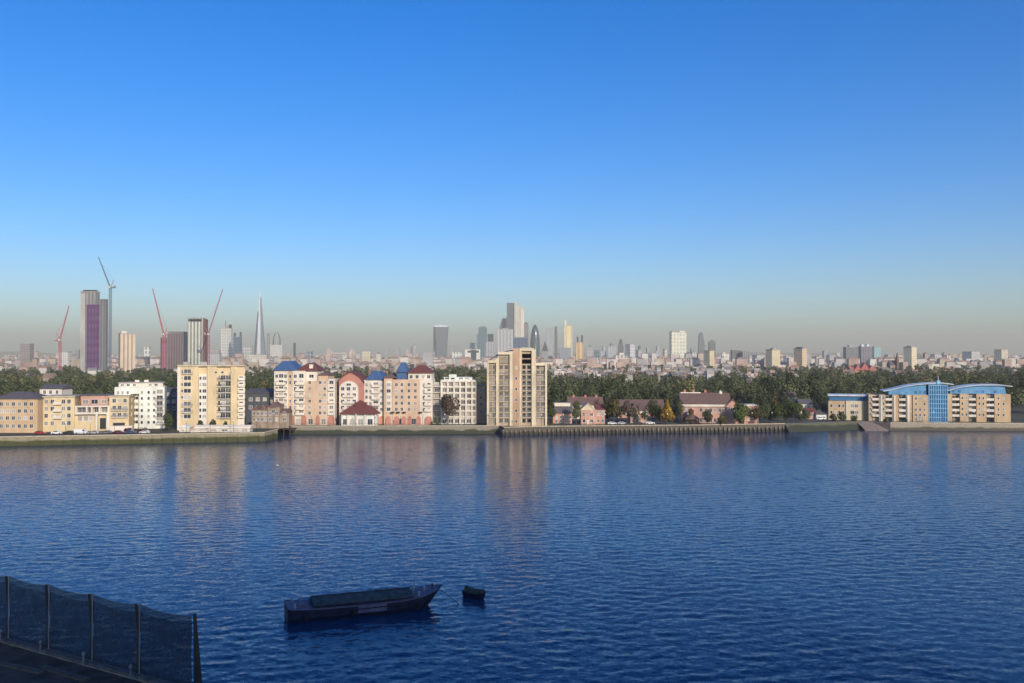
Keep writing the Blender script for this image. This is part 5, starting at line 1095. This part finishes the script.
tower('grey_violet_block', 'grey violet block below the bright sunlit yellow tower', 559, 571, 348, 2900, (.24, .24, .29), GL, fz=1.0, bw=7)
o, wd, dp, H = tower('orange_tower', 'orange cream tower with two dark posts on top', 575.8, 583.5, 342.5, 3300, (.66, .46, .24), (.45, .30, .16), bw=7, fz=1.0)
for s in (-.38, .22):
    m = MB(); m.box(wd * s, wd * (s + .2), -5, 5, H + 1.3, H + 24 + s * 8); m.build('post', dark, o)
tower('blue_green_block', 'small blue green glass block among pinkish roofs past the orange tower', 594, 599.5, 350, 3100, (.09, .18, .20), GD)
tower('pinkish_block', 'pale pinkish block just past the orange tower', 586, 593, 348.5, 3500, (.46, .36, .34), GL)
tower('pale_twin_block', 'pale grey block before the dark spired tower', 607, 616, 346.5, 4200, (.40, .43, .44), GL)
o, wd, dp, H = tower('dark_spired_tower', 'dark tower with a tapering top above the white hall', 618, 623.5, 345, 3800, DGR, GD); m = MB(); m.hip(-wd * .4, wd * .4, -dp * .4, dp * .4, H + 1.3, H + 25); m.build('spire', dgrey, o)
tower('grey_white_tower', 'grey tower with one white sunlit side past the dark spired tower', 625.5, 634.5, 344.5, 3600, (.60, .60, .58), (.34, .36, .37), .55)
tower('white_hall', 'white and pink stepped hall low before the dark spired tower', 614.5, 627, 355.5, 2500, (.64, .55, .48), GL, plant=((.35, .75, 6, white),), cat='building')
tower('navy_block', 'navy blue block standing low among pink roofs', 643, 652, 355, 2700, (.06, .08, .16), GD, plant=((.2, .7, 5, dgrey),))
tower('faint_block', 'faint grey block between the navy block and the wide pale tower', 655, 661, 351, 4300, (.36, .36, .38), GL)
o, wd, dp, H = tower('wide_pale_tower', 'wide pale tower with a notched top and one dark flank', 668.5, 687.2, 332.5, 3100, (.66, .65, .52), (.42, .43, .38), .9, bw=6, fw=.45, plant=((.05, .3, 3), (.55, .95, 4, white)))
Y = 3600; o = thing('curved_dark_tower', 'dark slender tower with a curved peaked top', 'tower', (sx(701, Y), Y, ZG)); k = Y / F; H = sz(332.5, Y) - ZG
m = MB(); m.prism_y([(-3 * k, 0), (3.2 * k, 0), (3.2 * k, H * .55), (2.4 * k, H * .78), (1.4 * k, H * .93), (.6 * k, H), (-.8 * k, H), (-2 * k, H * .9)], -12, 12); m.build('wall', M_facade('facade_cdark', (.14, .17, .19), GD, 4, 4, .5, .5, .25), o)
tower('dark_square_tower', 'dark square tower just behind a small cream tower', 708.2, 715.5, 341.5, 3700, DGR, GD, plant=((.3, .7, 4, dgrey),))
tower('small_cream_tower', 'small cream tower with a pink flank standing before the dark square tower', 704, 714, 351, 1900, CREAM, (.40, .33, .22), .56)
tower('white_dome_block', 'tiny white rounded block between the small cream tower and the dark slab', 721.5, 726.5, 354, 2600, PALE, GL, plant=((.2, .8, 3, white),))
tower('dark_slab', 'dark grey slab block, first of a joined pair past the small cream tower', 730.5, 741, 350.2, 2300, (.12, .13, .15), GD, bw=5, fz=1.0)
tower('grey_slab', 'paler grey slab, second of a joined pair past the small cream tower', 741.2, 749.5, 351.5, 2280, (.27, .27, .28), GD, bw=5, fz=1.0)
tower('cream_block', 'sunlit cream tower block with a dull pink flank, taller of a spaced pair', 766, 780, 350, 1800, CREAM, (.46, .38, .26), .7, plant=((.3, .6, 2.5),), group=None)
tower('cream_block', 'sunlit cream tower block whose dark flank fills half its width', 794.5, 806, 348.8, 1900, (.66, .50, .32), (.44, .32, .22), .5, plant=((.1, .6, 2.5, dgrey),))
tower('grey_office', 'wide grey block with pale roof line, first of the three joined above the red roofs', 843, 858, 347.4, 2200, (.13, .15, .17), GD, bw=6, plant=((.3, .6, 4),))
tower('violet_office', 'violet grey block, middle of the three joined above the red roofs', 858.2, 872, 346.8, 2220, (.15, .145, .19), GD, bw=6, plant=((.1, .3, 4, alu), (.6, .8, 5, alu)))
tower('teal_office', 'pale teal glass block, last of the three joined above the red roofs', 872.2, 881, 347.2, 2240, (.22, .38, .42), (.18, .32, .36), bw=5, rough=.3)
tower('cream_tan_tower', 'tall cream tower with a tan flank above the long pink roof', 904, 916, 347.5, 1900, (.72, .64, .45), (.48, .42, .31), .58, plant=((.2, .8, 2.5),))
tower('grey_side_tower', 'dark grey tower close behind the tall cream and tan tower', 915.5, 920.5, 352.8, 2000, (.16, .16, .16), GD)
Y = 1400; o = thing('red_roofed_school', 'large red brick building with steep pinkish red gables', 'school', (sx(863.5, Y), Y, ZG)); k = Y / F; zt = sz(370, Y) - ZG
m = MB(); m.box(-13 * k, 13 * k, 0, 16, 0, zt); m.build('wall', M('school_brick', (.46, .20, .17)), o)
m = MB(); rtile = M('red_tile', (.42, .14, .12), scale=.2); m.gable_x(-13.2 * k, 13.2 * k, -1, 17, zt + .01, sz(366.5, Y) - ZG, 0)
for x, w_, t_ in ((-6, 3.4, 364.6), (1, 4.2, 362.8), (8, 3.2, 365.4)): m.gable_y((x - w_) * k, (x + w_) * k, -1.5, 14, zt + .02, sz(t_, Y) - ZG)
m.build('roof', rtile, o)
Y = 1500; o = thing('long_red_terrace', 'long pink roofed terrace beneath the tall cream and tan tower', 'house', (sx(930, Y), Y, ZG)); k = Y / F; zt = sz(374, Y) - ZG
m = MB(); m.box(-25 * k, 25 * k, 0, 12, 0, zt); m.build('wall', white, o); m = MB(); m.gable_x(-25.3 * k, 25.3 * k, -1, 13, zt + .01, sz(369.8, Y) - ZG); m.build('roof', M('pink_tile', (.38, .17, .15), scale=.2), o)
Y = 1500; o = thing('rust_church', 'dark rust coloured church with a short spire past the red gabled building', 'church', (sx(894, Y), Y, ZG)); k = Y / F
m = MB(); m.box(-4 * k, 4 * k, 0, 14, 0, 16); m.build('wall', oldb, o); m = MB(); m.gable_x(-4.2 * k, 4.2 * k, -.5, 14.5, 16.01, 24); m.build('roof', slate, o); m = MB(); m.box(2 * k, 4.2 * k, -3, 3, 0, 24); m.hip(1.9 * k, 4.3 * k, -3.2, 3.2, 24.01, 36); m.build('steeple', brownr, o)
o, wd, dp, H = tower('canopy_block', 'white block with a dark T shaped front before the teal glass tower', 465, 480.5, 349.5, 2400, (.66, .64, .58), (.60, .58, .54), bw=12)
m = MB(); m.box(-wd * .1, wd * .25, -dp / 2 - 1, -dp / 2 - .02, 0, H - 1); m.box(-wd * .32, wd * .42, -dp / 2 - 1.05, -dp / 2 - .03, H - 8, H - 3); m.build('dark_front', dgrey, o)
for a in ((58, 72, 352, 1900, 'pale low flats at the foot of the first pink crane', PALE, GL), (75.5, 80, 350, 2100, 'small grey block hard beside the purple wrapped tower', GREYC, GD), (136, 150, 357, 2000, 'dark low shed between the cream tower and the pink crane', DGR, GD), (144, 151, 347, 2600, 'pale block between the cream tower and the pink crane', PALE, GL), (210, 221, 350, 2500, 'grey pink block between the dull pink crane and the white office tower', (.42, .35, .33), GL), (243, 253, 347, 3600, 'pale block between the slate blue tower and the glass spire', (.52, .50, .46), GL), (206, 222, 354, 1900, 'wide pale grey works roof before the white office tower', (.52, .51, .50), GL), (246, 270, 355, 2200, 'wide cream warehouse in front of the tapered glass spire', (.60, .55, .44), GL), (306, 313, 351, 3000, 'teal grey block standing before the bridge', (.26, .32, .33), GD), (362, 371, 351, 2300, 'sunlit cream block past the stone bridge', CREAM, GL), (386, 388, 348, 3600, 'needle thin pale tower past the stone bridge', GREYC, GL), (452, 462, 352, 3000, 'long white block past the flared tower', PALE, GL), (425, 433, 353, 2600, 'low grey pink block before the flared tower', (.44, .38, .36), GL), (600, 606, 351, 3900, 'pale blue grey block far off past the blue green one', (.36, .40, .44), GL), (636, 642, 350, 4200, 'misty pinkish block before the navy block', (.46, .40, .40), GL), (689, 697, 352.5, 3000, 'pale pinkish block past the wide pale tower', (.52, .46, .42), GL), (752, 764, 355.5, 2400, 'faint white and grey block before the taller cream tower', (.50, .50, .48), GL), (783, 791, 357, 2100, 'white low block between the two cream tower blocks', PALE, GL), (812, 822, 357, 2200, 'pale low block past the cream tower with the dark flank', (.56, .52, .46), GL), (826, 834, 355.5, 2600, 'pinkish grey block before the wide grey office', (.46, .40, .38), GL), (884, 892, 355, 2900, 'misty grey block past the teal glass office', (.40, .40, .42), GL), (930, 939, 354.5, 2500, 'pinkish pale block past the tall cream and tan tower', (.50, .44, .42), GL), (942, 951, 355.5, 2600, 'white block near the edge of the town, past the tan tower', PALE, GL), (962, 980, 352, 2300, 'grey white tower block beyond the second blue roof', (.5, .49, .46), GL), (588, 591.5, 345.5, 4400, 'slim misty tower between the orange tower and the blue green block', (.30, .33, .36), GD), (602, 605, 346.5, 4600, 'slim pale tower just past the blue green block', (.46, .44, .42), GL), (610, 613.5, 343.5, 4700, 'slim grey tower rising behind the pale grey block before the dark spire', (.28, .30, .33), GD), (638, 641, 346, 4500, 'slim dark grey tower just past the grey and white tower', (.16, .17, .19), GD), (646, 649, 348, 4600, 'slim misty tower behind the navy block', (.34, .34, .37), GL), (656, 659.5, 346.5, 4800, 'slim pale pink tower before the wide pale tower', (.48, .40, .38), GL), (663, 667, 349, 3300, 'small cream block leaning close to the dark flank of the wide pale tower', CREAM, GL), (690, 694, 349, 4600, 'slim blue grey tower just past the wide pale tower', (.26, .31, .36), GD), (470, 475, 343, 4700, 'slim pale tower before the dark teal stepped tower', (.42, .42, .42), GL), (450, 455, 346, 4600, 'small misty tower just past the flared tower', (.38, .36, .36), GL), (396, 400, 347, 4700, 'small misty tower before the domed church', (.36, .35, .36), GL), (822, 827, 351, 3600, 'slim faint tower before the wide grey office', (.34, .34, .36), GL), (20, 34, 344, 2200, 'brown grey tower block at the far end of the skyline beyond the first crane', (.34, .30, .28), GD), (994, 1008, 350, 2100, 'cream tower block at the far end of the skyline beyond the blue roofs', CREAM, GL)):
    tower('city_block', a[4], a[0], a[1], a[2], a[3], a[5], a[6], .7 if a[0] > 600 else 1.0, cat='building')
# --- low houses and blocks of the town: the nearest ones singly
kinds = [('low_white_block', 'low white walled block in the hazy town between the wood and the towers', (.54, .50, .45)), ('low_pink_house', 'low pink brick block in the hazy town between the wood and the towers', (.42, .31, .26)), ('low_grey_block', 'low grey block in the hazy town between the wood and the towers', (.34, .33, .33)), ('low_tan_block', 'low tan brick block in the hazy town between the wood and the towers', (.42, .35, .27))]
roofs = [M('worn_slate', (.22, .20, .19), scale=.2), M('worn_tile', (.27, .19, .15), scale=.2), M('pink_tile_low', (.33, .21, .17), scale=.2), M('flat_felt', (.36, .34, .31), scale=.2)]
cache = {}
def low(k, v):
    if (k, v) not in cache:
        m = MB(); rv = random.Random(k * 17 + v); wd, dp = rv.uniform(.75, 1.2), rv.uniform(.6, 1.0)
        m.box(-wd / 2, wd / 2, -dp / 2, dp / 2, 0, 1, 0)
        if v % 3 == 0: m.gable_x(-wd / 2 - .02, wd / 2 + .02, -dp / 2 - .02, dp / 2 + .02, 1.002, 1.42, 1)
        elif v % 3 == 1: m.hip(-wd / 2 - .02, wd / 2 + .02, -dp / 2 - .02, dp / 2 + .02, 1.002, 1.35, mi=1)
        else: m.box(-wd / 2 - .01, wd / 2 + .01, -dp / 2 - .01, dp / 2 + .01, 1.002, 1.06, 1); m.box(-wd * .2, wd * .15, -dp * .2, dp * .2, 1.062, 1.25, 0)
        cache[k, v] = m.mesh(kinds[k][0], [M_facade('facade_' + kinds[k][0], kinds[k][2], tuple(c * .45 for c in kinds[k][2]), 3.4, 3.2, .45, .5), roofs[(k + v) % 4]])
    return cache[k, v]
# facades of unit-sized meshes are scaled with the object, so give them a pattern in unit space
for kn in kinds:
    pass
for i in range(190):
    Y = random.uniform(820, 1400); px = random.uniform(20, 1000) if i % 4 == 0 else random.uniform(555, 790); k = 0 if random.random() < .6 else 1
    o = put(low(k, i % 6), 'wood_edge_house', None, (sx(px, Y), Y, ZG), random.uniform(-.4, .4), (random.uniform(7, 13), 8, random.uniform(7, 11.5)))
    tag(o, 'pale walled house' * (k == 0) + 'pink brick house' * (k == 1) + ' peeping out of the dark wood behind the waterside', 'house', ('pale' if k == 0 else 'pink') + ' houses in the wood')

for i in range(250):
    Y = 1330 + 1500 * (i / 250.0) ** 1.2; px = random.uniform(-10, 1034); k = random.choices((0, 1, 2, 3), (5, 4, 2, 3))[0]
    if Y < 1450 and 540 < px < 900: Y += 250
    nm, lab, c = kinds[k]; s = random.uniform(7, 16); h = random.choice((6, 7, 7, 8, 9, 10, 12))
    o = put(low(k, random.randrange(6)), nm, None, (sx(px, Y), Y, ZG), random.choice((0, .35, -.3, .9)), (s, random.uniform(8, 13), h)); tag(o, lab, 'low building', lab.split(' in the')[0].replace('low', 'low') + 's of the hazy town')
m = MB()
for i in range(7000):
    Y = 1900 + 7500 * random.random() ** 1.7; px = random.uniform(-40, 1064); x = sx(px, Y); s = random.uniform(8, 24); d = random.uniform(8, 16); h = random.choice((7, 8, 9, 10, 12, 14, 18, 24)) * (1 + .35 * (Y > 4000)) * (1.5 if random.random() < .04 else 1); mi = random.choices((0, 1, 2, 3), (5, 4, 3, 3))[0]
    m.box(x - s / 2, x + s / 2, Y - d / 2, Y + d / 2, ZG, ZG + h, mi)
    if i % 2: m.hip(x - s / 2 - .3, x + s / 2 + .3, Y - d / 2 - .3, Y + d / 2 + .3, ZG + h + .02, ZG + h + random.uniform(2.5, 5), mi=4 + i % 3)
tag(m.build('distant_town', [M('town_' + k_[0], k_[2], var=.25, scale=.05) for k_ in kinds] + roofs[:3]), kind='stuff')
# ================================================================ the wood that reads as one dark mass
rows = []
def wood(n, y0, y1, pa, pb, h0, h1, ls, nl, skip=None, pw=1.0):
    for i in range(n):
        Y = y0 + (y1 - y0) * random.random() ** pw; px = random.uniform(pa, pb)
        if skip and skip(px, Y): continue
        h = random.uniform(h0, h1); r = random.uniform(3.6, 8.5); h *= random.choice((.7, .85, 1, 1, 1.15)); tn = min(1, max(0, random.gauss(.45, .3)))
        if random.random() < .006: tn = .97
        rows.append((sx(px, Y), Y, ZG + h * .12, ZG + h, r, nl, tn, ls, False))
wood(900, 500, 760, -40, 1064, 10, 20, 1.05, 430, lambda p, Y: Y < 545 and (270 < p < 500))
thin = lambda p, Y: 555 < p < 780 and random.random() > (.75 if Y < 860 else .28)
wood(1150, 760, 1080, -40, 1064, 8, 17, 1.45, 280, thin)
wood(900, 1080, 1500, -40, 1064, 5, 10, 1.9, 180, thin)
wood(300, 1300, 1500, 700, 1064, 7, 12, 2.0, 140, thin)
V, T = leaves(rows); tag(put(leaf_mesh('woodland', V, T, leaf_g), 'woodland'), kind='stuff')
rows = []
wood(900, 1330, 2000, -40, 1064, 6, 11, 2.2, 60)
wood(2200, 1700, 5200, -40, 1064, 7, 14, 3.6, 40, None, 1.4)
V, T = leaves(rows); tag(put(leaf_mesh('town_trees', V, T, leaf_g), 'town_trees'), kind='stuff')
